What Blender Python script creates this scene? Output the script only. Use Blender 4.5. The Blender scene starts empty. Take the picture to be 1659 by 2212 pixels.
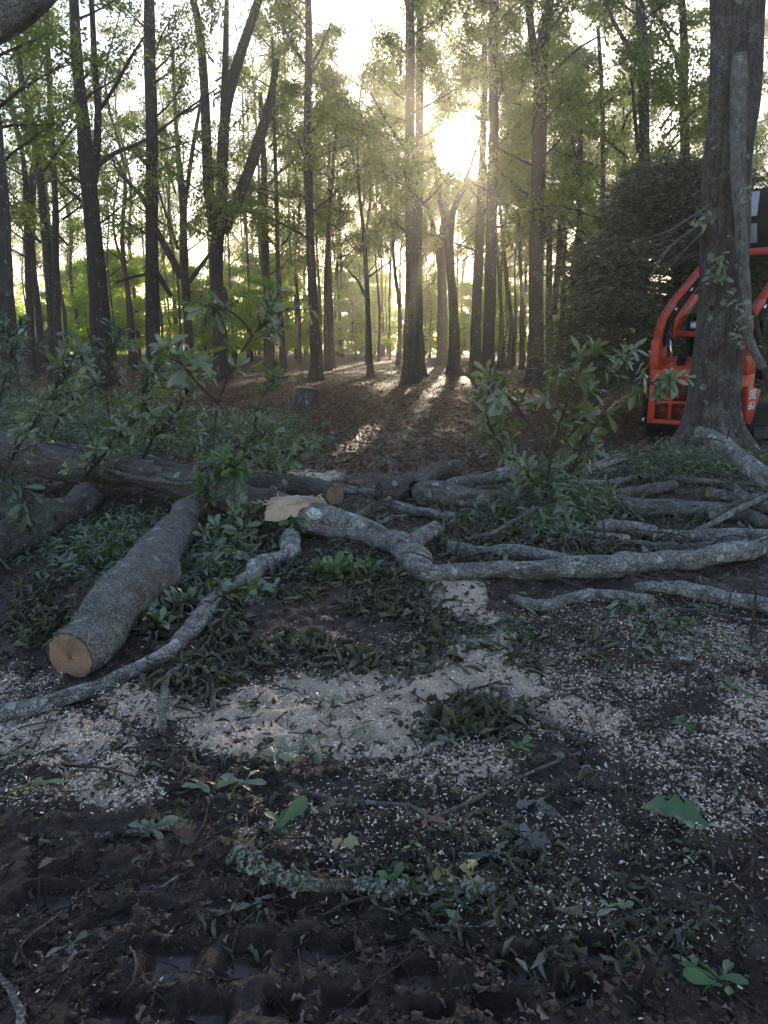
import bpy, math, random
import numpy as np
from mathutils import Vector, Matrix
R = math.radians
SC = bpy.context.scene
COL = SC.collection

# ------------------------------------------------------------------ camera, sky, sun, exposure
PITCH = R(12.5); EYE = 1.6; F = 1671.0
cam = bpy.data.cameras.new('camera'); camo = bpy.data.objects.new('camera', cam); COL.objects.link(camo)
camo.location = (0, 0, EYE); camo.rotation_euler = (R(90) - PITCH, 0, 0)
cam.sensor_fit = 'VERTICAL'; cam.angle = 2 * math.atan(1106 / F); cam.clip_start = .05; cam.clip_end = 3000
SC.camera = camo
SUN_EL, SUN_AZ = R(12.8), R(5.65)                       # azimuth clockwise from +Y
sdir = Vector((math.sin(SUN_AZ) * math.cos(SUN_EL), math.cos(SUN_AZ) * math.cos(SUN_EL), math.sin(SUN_EL)))
W = bpy.data.worlds.new('World'); SC.world = W; W.use_nodes = True
nt = W.node_tree; nt.nodes.clear()
def wn(t, **k):
    n = nt.nodes.new(t)
    for a, b in k.items(): setattr(n, a, b)
    return n
sky = wn('ShaderNodeTexSky', sky_type='NISHITA', sun_disc=False, sun_elevation=SUN_EL, sun_rotation=SUN_AZ,
         air_density=1.2, dust_density=.6, ozone_density=1.5)
bg = wn('ShaderNodeBackground'); bg.inputs['Strength'].default_value = .15
out = wn('ShaderNodeOutputWorld')
tc = wn('ShaderNodeTexCoord')
dot = wn('ShaderNodeVectorMath', operation='DOT_PRODUCT'); dot.inputs[1].default_value = sdir
mr = wn('ShaderNodeMapRange', interpolation_type='SMOOTHSTEP')           # the sun's own glare in the sky
mr.inputs['From Min'].default_value = math.cos(R(2.5)); mr.inputs['From Max'].default_value = math.cos(R(1.6))
mr.inputs['To Min'].default_value = 0; mr.inputs['To Max'].default_value = 200
mr2 = wn('ShaderNodeMath', operation='POWER'); mr2.inputs[1].default_value = 420
mx = wn('ShaderNodeMath', operation='MAXIMUM'); mx.inputs[1].default_value = 0
ml = wn('ShaderNodeMath', operation='MULTIPLY_ADD'); ml.inputs[1].default_value = 0.4
bg2 = wn('ShaderNodeBackground'); bg2.inputs['Color'].default_value = (1, .86, .62, 1)
add = wn('ShaderNodeAddShader')
L = nt.links.new
tint = wn('ShaderNodeVectorMath', operation='MULTIPLY'); tint.inputs[1].default_value = (1.0, .965, 1.05)
L(sky.outputs[0], tint.inputs[0]); L(tint.outputs[0], bg.inputs[0]); L(tc.outputs['Generated'], dot.inputs[0])
L(dot.outputs['Value'], mr.inputs['Value']); L(dot.outputs['Value'], mx.inputs[0]); L(mx.outputs[0], mr2.inputs[0])
L(mr2.outputs[0], ml.inputs[0]); L(mr.outputs[0], ml.inputs[2]); L(ml.outputs[0], bg2.inputs['Strength'])
L(bg.outputs[0], add.inputs[0]); L(bg2.outputs[0], add.inputs[1]); L(add.outputs[0], out.inputs[0])
sl = bpy.data.lights.new('sun', 'SUN'); sl.energy = 2.9; sl.angle = R(.5); sl.color = (1, .84, .62)
so = bpy.data.objects.new('sun', sl); COL.objects.link(so)
so.rotation_euler = sdir.to_track_quat('Z', 'Y').to_euler()
VS = SC.view_settings
VS.view_transform = 'Standard'; VS.look = 'None'; VS.gamma = 1; VS.use_curve_mapping = False
VS.exposure = 1.24
SC.cycles.max_bounces = 6; SC.cycles.diffuse_bounces = 3; SC.cycles.transmission_bounces = 3
SC.cycles.transparent_max_bounces = 8; SC.cycles.volume_bounces = 0
SC.cycles.sample_clamp_indirect = 4.0
VEIL = 0.0020  # density of the volume added in place of lens glare

# ------------------------------------------------------------------ helpers: pixels (1659 x 2212 sheet) to places
cp, sp = math.cos(PITCH), math.sin(PITCH)
def ray(px, py):
    a = (px - 829.5) / F; b = (1106 - py) / F
    return Vector((a, cp + b * sp, -sp + b * cp))
def G(px, py, h=0.0):
    r = ray(px, py); t = (h - EYE) / r.z
    return Vector((r.x * t, r.y * t, h))
def D(px, py, Y):
    r = ray(px, py); t = Y / r.y
    return Vector((r.x * t, Y, EYE + r.z * t))
def fdist(p): return p[1] * cp - (p[2] - EYE) * sp
def project(X, Y, Z):
    f = Y * cp - (Z - EYE) * sp; u = Y * sp + (Z - EYE) * cp
    f = np.maximum(f, .05)
    return 829.5 + F * X / f, 1106 - F * u / f

def hsh(ix, iy, s):
    n = (ix.astype(np.int64) * 374761393 + iy.astype(np.int64) * 668265263 + s * 1274126177) & 0x7fffffff
    n = ((n ^ (n >> 13)) * 1274126177) & 0x7fffffff
    n = (n ^ (n >> 16)) & 0xffffff
    return n / float(0xffffff)
def vn(x, y, s=0):
    x = np.asarray(x, float); y = np.asarray(y, float)
    ix = np.floor(x); iy = np.floor(y); fx = x - ix; fy = y - iy
    fx = fx * fx * (3 - 2 * fx); fy = fy * fy * (3 - 2 * fy)
    a = hsh(ix, iy, s); b = hsh(ix + 1, iy, s); c = hsh(ix, iy + 1, s); d = hsh(ix + 1, iy + 1, s)
    return (a * (1 - fx) + b * fx) * (1 - fy) + (c * (1 - fx) + d * fx) * fy
def fbm(x, y, o=4, s=0):
    v = 0; a = .5; t = 0
    for i in range(o):
        v = v + a * vn(x * 2 ** i + 17.3 * i, y * 2 ** i - 9.1 * i, s + i); t += a; a *= .5
    return v / t
def sstep(a, b, x):
    t = np.clip((x - a) / (b - a), 0, 1); return t * t * (3 - 2 * t)

# pads pressed into the mud by the machine's tracks, given as px quads' centres with half sizes
PADS = []
for (px, py, wx, wy) in [(368, 2085, 58, 42), (530, 2083, 60, 40), (695, 2068, 76, 32), (612, 2185, 46, 30), (748, 2185, 54, 34), (440, 2190, 56, 34),
                         (1135, 2112, 56, 34), (1085, 2195, 60, 26), (1290, 2080, 52, 30), (900, 2120, 60, 34), (930, 2200, 55, 20), (250, 2190, 50, 28),
                         (98, 1945, 70, 32), (230, 2000, 50, 26), (330, 1915, 44, 24), (850, 2035, 40, 20), (1240, 2165, 60, 26)]:
    c = G(px, py); e = G(px + wx, py); n = G(px, py - wy); PADS.append((c.x, c.y, abs(e.x - c.x), abs(n.y - c.y)))
def gh(x, y):
    x = np.asarray(x, float); y = np.asarray(y, float)
    near = 1 - sstep(11, 22, y)
    h = .10 * (fbm(x * .35, y * .35, 3, 5) - .5) + .5 * (fbm(x * .05, y * .05, 2, 6) - .5) * sstep(18, 60, y)
    h = h + near * (  .075 * (fbm(x * 2.1, y * 2.1, 4, 11) - .5) +   .060 * (np.abs(fbm(x * 6, y * 6, 4, 21) - .5) * 2 - .2))
    h = h + (1 - near) * .03 * (fbm(x * 3, y * 3, 3, 8) - .5)
    h = h + near * .045 * (fbm(x * 14, y * 14, 4, 31) - .5)
    if np.ndim(x) > 0 or y < 3.2:
        m = 0 * x + 0 * y; rim = 0 * m
        for (cx, cy, ax, ay) in PADS:
            jx = x + .02 * (vn(x * 14, y * 14, 3) - .5); jy = y + .02 * (vn(x * 14, y * 14, 4) - .5)
            d = np.maximum(np.abs(jx - cx) - ax * .9, np.abs(jy - cy) - ay * .9)
            m = np.maximum(m, 1 - sstep(-.012, .012, d)); rim = np.maximum(rim, (1 - sstep(.0, .05, np.abs(d - .02))))
        flat = -.022 + .05 * (fbm(x * 2.1, y * 2.1, 1, 11) - .5) + .004 * fbm(x * 20, y * 20, 2, 2)
        h = h * (1 - m) + flat * m + rim * (1 - m) * .014 * (vn(x * 25, y * 25, 9) + .2)
    return h
def padmask(x, y):
    m = 0 * x
    for (cx, cy, ax, ay) in PADS:
        jx = x + .03 * (vn(x * 14, y * 14, 3) - .5); jy = y + .03 * (vn(x * 14, y * 14, 4) - .5)
        m = np.maximum(m, 1 - sstep(-.02, .0, np.maximum(np.abs(jx - cx) - ax * .9, np.abs(jy - cy) - ay * .9)))
    return m * sstep(.30, .5, fbm(x * 7, y * 7, 3, 15) + .12)
def ghs(x, y): return float(gh(np.array([x]), np.array([y]))[0])

# sawdust: patches laid out on the ground
SAW = [(760, 1530, 300, 95, 1.15), (900, 1480, 200, 60, 1.25), (740, 1580, 230, 60, 1.3), (560, 1590, 170, 60, .9), (985, 1290, 70, 60, 1.35), (1040, 1390, 80, 60, 1.1), (1090, 1480, 110, 60, .85),
       (120, 1600, 200, 80, .62), (250, 1700, 120, 60, .80), (60, 1720, 100, 40, .5), (40, 1470, 120, 50, .55), (330, 1520, 120, 60, .7),
       (1560, 1400, 160, 70, .42), (1620, 1540, 110, 90, .56), (1450, 1650, 200, 90, .45), (1520, 1760, 170, 80, .46), (950, 1660, 200, 60, .5),
       (1250, 1560, 140, 60, .55), (660, 1028, 90, 16, .95), (1000, 1800, 500, 160, .25), (1300, 1900, 500, 200, .28), (1100, 1470, 500, 130, .35), (1300, 1350, 350, 60, .3)]
def sawmask(x, y):
    px, py = project(x, y, 0 * x)
    m = 0 * px
    for (cx, cy, rx, ry, d) in SAW:
        q = ((px - cx) / rx) ** 2 + ((py - cy) / ry) ** 2
        m = np.maximum(m, d * (1 - sstep(.25, 1.5, q)))
    m = m * (.15 + 1.0 * fbm(x * 2.6, y * 2.6, 5, 41) + .75 * fbm(x * 11, y * 11, 4, 43)) * 1.02 - .10 * sstep(.5, .62, fbm(x * 1.7, y * 3.4, 4, 47))
    return np.maximum(m, 0) * (1 - sstep(9, 14, y))

def nodes(name):
    m = bpy.data.materials.new(name); m.use_nodes = True; m.node_tree.nodes.clear(); return m
class NT:
    def __init__(s, name): s.m = nodes(name); s.t = s.m.node_tree
    def n(s, typ, ins=None, **k):
        nd = s.t.nodes.new(typ)
        for a, b in k.items(): setattr(nd, a, b)
        for a, b in (ins or {}).items():
            if isinstance(b, bpy.types.NodeSocket): s.t.links.new(b, nd.inputs[a])
            else: nd.inputs[a].default_value = b
        return nd
    def noise(s, vec, scale, detail=6, rough=.6, dist=0):
        return s.n('ShaderNodeTexNoise', {'Vector': vec, 'Scale': scale, 'Detail': detail, 'Roughness': rough, 'Distortion': dist}).outputs['Fac']
    def ramp(s, fac, a, b, ca=(0, 0, 0, 1), cb=(1, 1, 1, 1)):
        r = s.n('ShaderNodeValToRGB', {0: fac}); e = r.color_ramp.elements
        e[0].position = a; e[1].position = b; e[0].color = ca; e[1].color = cb; return r.outputs[0]
    def mix(s, fac, a, b):
        m = s.n('ShaderNodeMix', data_type='RGBA')
        for i, v in ((0, fac), (6, a), (7, b)):
            if isinstance(v, bpy.types.NodeSocket): s.t.links.new(v, m.inputs[i])
            else: m.inputs[i].default_value = v
        return m.outputs[2]
    def math(s, op, a, b=0.0, c=0.0):
        m = s.n('ShaderNodeMath', operation=op)
        for i, v in enumerate((a, b, c)):
            if isinstance(v, bpy.types.NodeSocket): s.t.links.new(v, m.inputs[i])
            else: m.inputs[i].default_value = v
        return m.outputs[0]
    def bump(s, h, strength, dist=.02, normal=None):
        ins = {'Height': h, 'Strength': strength, 'Distance': dist}
        if normal is not None: ins['Normal'] = normal
        return s.n('ShaderNodeBump', ins).outputs[0]
    def attr(s, name, out='Fac'): return s.n('ShaderNodeAttribute', attribute_name=name).outputs[out]
    def scaled(s, vec, sc): return s.n('ShaderNodeMapping', {'Vector': vec, 'Scale': sc}).outputs[0]
    def out(s, sh): s.t.links.new(sh, s.n('ShaderNodeOutputMaterial').inputs[0]); return s.m
    def bsdf(s, **k):
        return s.n('ShaderNodeBsdfPrincipled', {a.replace('_', ' '): b for a, b in k.items()}).outputs[0]
def C(r, g, b): return (r, g, b, 1)

def mat_ground():
    t = NT('soil'); g = t.n('ShaderNodeNewGeometry').outputs['Position']
    saw = t.attr('saw'); lit = t.attr('litter')
    n1 = t.noise(g, 3.0, 8); n2 = t.noise(g, 40, 8, .7); n3 = t.noise(g, 150, 5, .7); nb = t.noise(g, .7, 5)
    soil = t.mix(t.ramp(n1, .35, .7), C(.015, .009, .007), C(.062, .035, .026))
    soil = t.mix(t.math('MULTIPLY', t.ramp(n2, .46, .66), .75), soil, C(.088, .058, .046))
    soil = t.mix(t.math('MULTIPLY', t.ramp(n3, .55, .70), .6), soil, C(.115, .078, .062))
    soil = t.mix(t.math('MULTIPLY', t.ramp(t.noise(g, 9, 7, .7), .52, .66), .6), soil, C(.012, .008, .007))
    pad = t.attr('pad'); soil = t.mix(t.math('MULTIPLY', pad, .8), soil, t.mix(n1, C(.055, .040, .040), C(.125, .078, .066)))
    litc = t.mix(t.ramp(n2, .38, .62), C(.042, .019, .012), C(.125, .060, .036))
    litc = t.mix(t.ramp(nb, .4, .65), litc, t.mix(t.ramp(n3, .4, .65), C(.032, .020, .016), C(.10, .060, .045)))
    base = t.mix(lit, soil, litc)
    vor = t.n('ShaderNodeTexVoronoi', {'Vector': t.scaled(g, (1, 1, .3)), 'Scale': 75.0}, feature='F1').outputs['Color']
    vx = t.n('ShaderNodeSeparateColor', {0: vor}).outputs[0]
    k = t.math('ADD', saw, t.math('MULTIPLY', t.math('SUBTRACT', vx, .5), .5))
    k = t.math('ADD', k, t.math('MULTIPLY', t.math('SUBTRACT', n2, .5), 1.5))
    sm = t.ramp(k, .48, .62)
    sawc = t.mix(t.ramp(n3, .3, .7), C(.30, .215, .155), C(.88, .70, .54))
    sawc = t.mix(t.math('MULTIPLY', t.ramp(n1, .5, .72), .6), sawc, C(.33, .235, .175))
    col = t.mix(sm, base, sawc)
    h = t.math('ADD', t.math('MULTIPLY', n2, .6), t.math('MULTIPLY', n3, .4))
    h = t.math('MULTIPLY', h, t.math('SUBTRACT', 1.0, t.math('MULTIPLY', pad, .9)))
    b = t.bump(h, 1.0, .03)
    ro = t.math('SUBTRACT', t.math('ADD', t.math('MULTIPLY', t.ramp(n1, .4, .6), .3), .45), t.math('MULTIPLY', pad, .24))
    return t.out(t.bsdf(Base_Color=col, Roughness=ro, Normal=b, **{'Specular_IOR_Level': t.math('MULTIPLY', t.math('SUBTRACT', 1.02, lit), .42)}))
def mat_bark(name, dark, light, lichen, lamt, crack=1.0, stretch=.16, scale=26, lsc=9, ridg=1.0, spot=9.0):
    t = NT(name); v = t.attr('bk', 'Vector')
    vs = t.scaled(v, (1, 1, stretch))
    n1 = t.noise(vs, scale, 8, .65, .3); n2 = t.noise(v, lsc, 7, .68); n3 = t.noise(v, 90, 4, .7)
    wav = t.n('ShaderNodeTexVoronoi', {'Vector': t.n('ShaderNodeVectorMath', {0: vs, 1: t.n('ShaderNodeTexNoise', {'Vector': v, 'Scale': 8.0}).outputs['Color']}, operation='ADD').outputs[0], 'Scale': scale * .8}, feature='DISTANCE_TO_EDGE').outputs['Distance']
    cr = t.ramp(wav, .0, .12)
    col = t.mix(t.ramp(n1, .33, .66), dark, light)
    col = t.mix(t.math('MULTIPLY', t.math('SUBTRACT', 1.0, cr), .55 * crack), col, C(dark[0] * .45, dark[1] * .45, dark[2] * .45))
    k = t.ramp(t.math('ADD', t.math('ADD', t.math('MULTIPLY', n2, .6), t.math('MULTIPLY', t.noise(v, lsc * 4.5, 6, .7), .4)), t.math('MULTIPLY', t.math('SUBTRACT', n3, .5), .5)), .62 - lamt, .72 - lamt)
    col = t.mix(t.math('MULTIPLY', k, .75), col, lichen)
    col = t.mix(t.math('MULTIPLY', t.ramp(t.noise(v, 3.5, 5, .6), .42, .62), .45), col, dark)
    wv = t.n('ShaderNodeVectorMath', {0: v, 1: t.n('ShaderNodeVectorMath', {0: t.n('ShaderNodeTexNoise', {'Vector': v, 'Scale': 40.0}).outputs['Color'], 1: (.035, .035, .035)}, operation='MULTIPLY').outputs[0]}, operation='ADD').outputs[0]
    vo = t.n('ShaderNodeTexVoronoi', {'Vector': wv, 'Scale': spot})
    pick = t.n('ShaderNodeSeparateColor', {0: vo.outputs['Color']}).outputs
    sz = t.math('MULTIPLY', t.math('SUBTRACT', pick[0], .50), .85)
    sp_ = t.ramp(t.math('SUBTRACT', sz, vo.outputs['Distance']), 0.0, .05)
    col = t.mix(t.math('MULTIPLY', sp_, .85), col, C(lichen[0] * 1.1, lichen[1] * 1.12, lichen[2] * 1.1))
    vk = t.n('ShaderNodeTexVoronoi', {'Vector': wv, 'Scale': spot * .55}); pk = t.n('ShaderNodeSeparateColor', {0: vk.outputs['Color']}).outputs
    kn = t.ramp(t.math('SUBTRACT', t.math('MULTIPLY', t.math('SUBTRACT', pk[1], .62), .5), vk.outputs['Distance']), .0, .04)
    col = t.mix(t.math('MULTIPLY', kn, .85), col, C(dark[0] * .25, dark[1] * .25, dark[2] * .25))
    pe = t.ramp(t.noise(t.scaled(wv, (1, 1, .45)), 6, 7, .65), .60, .64)
    col = t.mix(t.math('MULTIPLY', pe, .65), col, C(dark[0] * .8, dark[1] * .62, dark[2] * .5))
    rgs = t.ramp(t.noise(t.scaled(wv, (1, 1, 9)), 7, 4, .6), .52, .62)
    col = t.mix(t.math('MULTIPLY', rgs, .35), col, dark)
    h = t.math('ADD', t.math('MULTIPLY', cr, .5 * ridg), t.math('MULTIPLY', n1, .8 * ridg))
    h = t.math('ADD', t.math('SUBTRACT', h, t.math('MULTIPLY', pe, .5)), t.math('MULTIPLY', n3, .25))
    return t.out(t.bsdf(Base_Color=col, Roughness=.85, Normal=t.bump(h, 1.0, .022), **{'Specular_IOR_Level': .2}))
def mat_cut(name, a, b):
    t = NT(name); v = t.attr('bk', 'Vector')
    wob = t.n('ShaderNodeTexNoise', {'Vector': v, 'Scale': 9.0, 'Detail': 3.0}).outputs['Color']
    vv = t.n('ShaderNodeVectorMath', {0: v, 1: t.n('ShaderNodeVectorMath', {0: wob, 1: (.03, .03, .03)}, operation='MULTIPLY').outputs[0]}, operation='ADD').outputs[0]
    rg = t.n('ShaderNodeTexWave', {'Vector': vv, 'Scale': 34.0, 'Distortion': 3.5, 'Detail': 3.0}, wave_type='RINGS', rings_direction='Z').outputs['Fac']
    rays = t.noise(t.scaled(v, (3, .7, 1)), 60, 5, .7)
    col = t.mix(t.math('ADD', .25, t.math('MULTIPLY', rg, .35)), a, b); col = t.mix(t.math('MULTIPLY', t.ramp(rays, .45, .7), .5), col, C(b[0] * 1.15, b[1] * 1.15, b[2] * 1.15))
    n = t.noise(v, 6, 4); col = t.mix(t.ramp(n, .5, .75), col, C(a[0] * .55, a[1] * .5, a[2] * .45))
    return t.out(t.bsdf(Base_Color=col, Roughness=.85, Normal=t.bump(t.math('ADD', rays, rg), .6, .004)))
def mat_leaf(name, a, b, trans, tcol, gloss=.35, obj=False, rough=.45):
    t = NT(name)
    r = t.n('ShaderNodeObjectInfo').outputs['Random'] if obj else t.attr('rnd')
    g = t.n('ShaderNodeNewGeometry')
    col = t.mix(r, a, b)
    oc = t.n('ShaderNodeTexCoord').outputs['Object']; vein = t.noise(oc, 60 if not obj else 4, 5)
    if obj:
        sx = t.n('ShaderNodeSeparateXYZ', {0: oc}).outputs; ay = t.math('ABSOLUTE', sx[1])
        rib = t.math('SUBTRACT', 1.0, t.ramp(ay, .010, .028))
        side = t.ramp(t.math('SINE', t.math('MULTIPLY', t.math('SUBTRACT', sx[0], ay), 62.0)), .93, 1.0)
        col = t.mix(t.math('MULTIPLY', t.ramp(vein, .42, .68), .6), col, C(a[0] * .5, a[1] * .48, a[2] * .5))
        col = t.mix(t.math('MAXIMUM', t.math('MULTIPLY', rib, .5), t.math('MULTIPLY', side, .22)), col, C(b[0] * 1.5, b[1] * 1.4, b[2] * 1.5))
    col = t.mix(t.math('MULTIPLY', vein, .35), col, C(b[0] * 1.3, b[1] * 1.3, b[2] * 1.2))
    back = t.mix(g.outputs['Backfacing'], col, C(b[0] * 1.5, b[1] * 1.35, b[2] * 1.7))
    p = t.bsdf(Base_Color=back, Roughness=rough, **{'Specular_IOR_Level': gloss})
    tr = t.n('ShaderNodeBsdfTranslucent', {'Color': t.mix(r, tcol, C(tcol[0] * 1.25, tcol[1] * 1.1, tcol[2]))}).outputs[0]
    return t.out(t.n('ShaderNodeMixShader', {0: trans, 1: p, 2: tr}).outputs[0])
def mat_plain(name, col, rough=.5, metal=0.0, noise=.0, spec=.5, ns=8, dirt=None):
    t = NT(name); c = t.n('ShaderNodeTexCoord').outputs['Object']; n = t.noise(c, ns, 6, .6)
    cc = t.mix(t.math('MULTIPLY', t.ramp(n, .35, .75), noise), C(*col), C(*(dirt or tuple(v * .45 for v in col))))
    return t.out(t.bsdf(Base_Color=cc, Roughness=t.math('ADD', t.math('MULTIPLY', n, .2), rough - .1), Metallic=metal, Specular_IOR_Level=spec))

M = dict(
    ground=mat_ground(),
    log=mat_bark('grey_log_bark', C(.115, .098, .086), C(.27, .245, .225), C(.42, .43, .38), .10, 1.0, .35, 20, 10),
    oldlog=mat_bark('rough_log_bark', C(.092, .076, .066), C(.27, .24, .215), C(.34, .36, .36), .04, 1.3, .22, 16, 6),
    smooth=mat_bark('smooth_limb_bark', C(.115, .10, .09), C(.40, .375, .355), C(.58, .58, .54), .14, .85, .8, 14, 14),
    lichen=mat_bark('lichened_log_bark', C(.13, .108, .098), C(.32, .285, .265), C(.37, .41, .35), .13, .7, .4, 20, 13),
    rim=mat_plain('bark_rim', (.085, .06, .045), .9, 0, .5),
    crumb=mat_leaf('mud_crumb', C(.010, .007, .005), C(.078, .050, .038), .0, C(.1, .06, .04), .3, False, .6),
    scrap=mat_leaf('leaf_scrap', C(.035, .024, .018), C(.17, .125, .095), .05, C(.1, .06, .04), .15, False, .8),
    lichenflake=mat_leaf('lichen_flake', C(.07, .09, .06), C(.19, .22, .155), .1, C(.3, .35, .3), .1, False, .9),
    lichstick=mat_bark('lichen_crusted_bark', C(.08, .065, .05), C(.20, .17, .13), C(.27, .32, .23), .14, .5, .6, 26, 22),
    trunk=mat_bark('forest_trunk_bark', C(.035, .028, .025), C(.10, .082, .072), C(.18, .19, .18), -.02, 1.2, .12, 14, 4),
    oak=mat_bark('big_oak_bark', C(.075, .058, .050), C(.25, .20, .175), C(.32, .36, .33), .105, 1.5, .085, 22, 3.2, 2.0, 7.0),
    twig=mat_bark('twig_bark', C(.07, .055, .045), C(.17, .14, .12), C(.3, .3, .28), -.02, .3, .5, 40, 20),
    paletwig=mat_bark('pale_twig_bark', C(.17, .14, .12), C(.32, .28, .25), C(.4, .38, .36), .0, .3, .5, 40, 20),
    cut=mat_cut('sawn_wood', C(.22, .125, .085), C(.44, .275, .185)),
    palecut=mat_cut('fresh_pale_wood', C(.40, .28, .18), C(.62, .48, .34)),
    leaf=mat_leaf('cut_branch_leaf', C(.058, .084, .036), C(.135, .170, .092), .30, C(.20, .30, .04), .55, True, .32),
    leafheap=mat_leaf('heap_leaf', C(.036, .056, .026), C(.125, .160, .098), .25, C(.14, .22, .03), .45, False, .42),
    wilt=mat_leaf('wilted_leaf', C(.022, .026, .014), C(.095, .098, .060), .12, C(.10, .12, .03), .3, False, .5),
    dead=mat_leaf('dead_leaf', C(.050, .023, .014), C(.150, .075, .044), .05, C(.2, .1, .04), .04, False, .9),
    yellow=mat_leaf('yellowing_leaf', C(.14, .16, .05), C(.26, .26, .09), .3, C(.4, .4, .08), .3, True),
    fresh=mat_leaf('fresh_green_leaf', C(.025, .060, .022), C(.055, .110, .040), .25, C(.18, .30, .05), .45, True, .35),
    blue=mat_leaf('pale_underside_leaf', C(.044, .064, .036), C(.090, .118, .074), .2, C(.12, .2, .08), .4, True, .4),
    crown=mat_leaf('forest_leaf', C(.034, .062, .014), C(.068, .108, .022), .55, C(.27, .36, .035), .25, False, .5),
    under=mat_leaf('understory_leaf', C(.060, .110, .010), C(.11, .17, .018), .6, C(.52, .74, .025), .2, False, .5),
    cedar=mat_leaf('cedar_needles', C(.048, .060, .030), C(.135, .145, .085), .18, C(.10, .10, .03), .08, False, .6),
    chip=mat_leaf('sawdust_chip', C(.66, .54, .40), C(.86, .76, .62), .1, C(.6, .5, .4), .2, False, .7),
    red=mat_plain('orange_red_paint', (.60, .052, .022), .42, 0, .75, .4, 9, (.20, .050, .030)),
    darkred=mat_plain('worn_red_paint', (.42, .030, .025), .42, 0, .4, .5, 5),
    black=mat_plain('black_rubber', (.012, .011, .011), .85, 0, .3, .12, 12, (.028, .024, .022)),
    grille=mat_plain('dark_grille', (.060, .018, .012), .6, 0, .3),
    chrome=mat_plain('chrome_rod', (.75, .76, .80), .15, 1.0, .05),
    steel=mat_plain('worn_grey_steel', (.34, .35, .42), .45, .3, .4),
    glass=mat_plain('dark_cab_glass', (.012, .014, .016), .08, 0, .1, .6),
    white=mat_plain('white_decal', (.72, .70, .70), .5),
    tin=mat_plain('tin_roof', (.42, .40, .40), .5, .2, .4),
    shed=mat_plain('grey_boards', (.13, .11, .10), .8, 0, .5),
    dark=mat_plain('dark_matt_surface', (.02, .018, .016), .8),  # even near-black colour of underbody, seat, bucket and shed door
    blueplastic=mat_plain('blue_grey_cap', (.15, .17, .32), .4, 0, .3),
)

# ------------------------------------------------------------------ helpers: meshes and things
def npmesh(name, V, Fs, mat=None, smooth=False, attrs=None):
    me = bpy.data.meshes.new(name)
    V = np.asarray(V, np.float32).reshape(-1, 3)
    if not isinstance(Fs, (list, tuple)): Fs = [Fs]
    Fs = [np.asarray(f, np.int32) for f in Fs if len(f)]
    me.vertices.add(len(V)); me.vertices.foreach_set('co', V.ravel())
    tot = np.concatenate([np.full(len(f), f.shape[1], np.int32) for f in Fs]); idx = np.concatenate([f.ravel() for f in Fs])
    me.loops.add(len(idx)); me.loops.foreach_set('vertex_index', idx)
    me.polygons.add(len(tot)); st = np.zeros(len(tot), np.int32); st[1:] = np.cumsum(tot)[:-1]
    me.polygons.foreach_set('loop_start', st); me.polygons.foreach_set('loop_total', tot)
    if smooth: me.polygons.foreach_set('use_smooth', np.ones(len(tot), bool))
    for k, a in (attrs or {}).items():
        a = np.asarray(a, np.float32)
        if a.ndim == 2: at = me.attributes.new(k, 'FLOAT_VECTOR', 'POINT'); at.data.foreach_set('vector', a.ravel())
        else: at = me.attributes.new(k, 'FLOAT', 'POINT'); at.data.foreach_set('value', a)
    me.update(calc_edges=True)
    if mat: me.materials.append(mat)
    return me
def add(name, me, parent=None, loc=None, **p):
    o = bpy.data.objects.new(name, me); COL.objects.link(o)
    if parent: o.parent = parent
    if loc is not None: o.location = loc
    for k, v in p.items(): o[k] = v
    return o
def thing(name, label, cat, loc=(0, 0, 0), group=None, rz=0):
    o = add(name, None, None, loc, label=label, category=cat); o.rotation_euler = (0, 0, rz)
    o.empty_display_size = .2
    if group: o['group'] = group
    return o
def smoothpath(P, Rr, n):
    P = np.array([list(p) for p in P], float); Rr = np.array(Rr, float)
    m = len(P)
    if m == 2: t = np.linspace(0, 1, n); return P[0] + (P[1] - P[0]) * t[:, None], Rr[0] + (Rr[1] - Rr[0]) * t
    Q = np.vstack([2 * P[0] - P[1], P, 2 * P[-1] - P[-2]]); RQ = np.concatenate([[Rr[0]], Rr, [Rr[-1]]])
    u = np.linspace(0, m - 1 - 1e-6, n); i = u.astype(int); f = (u - i)[:, None]
    p0, p1, p2, p3 = Q[i], Q[i + 1], Q[i + 2], Q[i + 3]
    out = .5 * (2 * p1 + (p2 - p0) * f + (2 * p0 - 5 * p1 + 4 * p2 - p3) * f ** 2 + (3 * p1 - p0 - 3 * p2 + p3) * f ** 3)
    r = RQ[i + 1] * (1 - f[:, 0]) + RQ[i + 2] * f[:, 0]
    return out, r
def frames(P):
    T = np.gradient(P, axis=0); T /= np.linalg.norm(T, axis=1)[:, None] + 1e-9
    a = np.array([0, 0, 1.]) if abs(T[0][2]) < .9 else np.array([0, 1., 0])
    N = np.zeros_like(P); n = np.cross(T[0], a)
    for i in range(len(P)):
        n = n - T[i] * n.dot(T[i]); n = n / (np.linalg.norm(n) + 1e-9); N[i] = n
    return T, N, np.cross(T, N)
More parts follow.
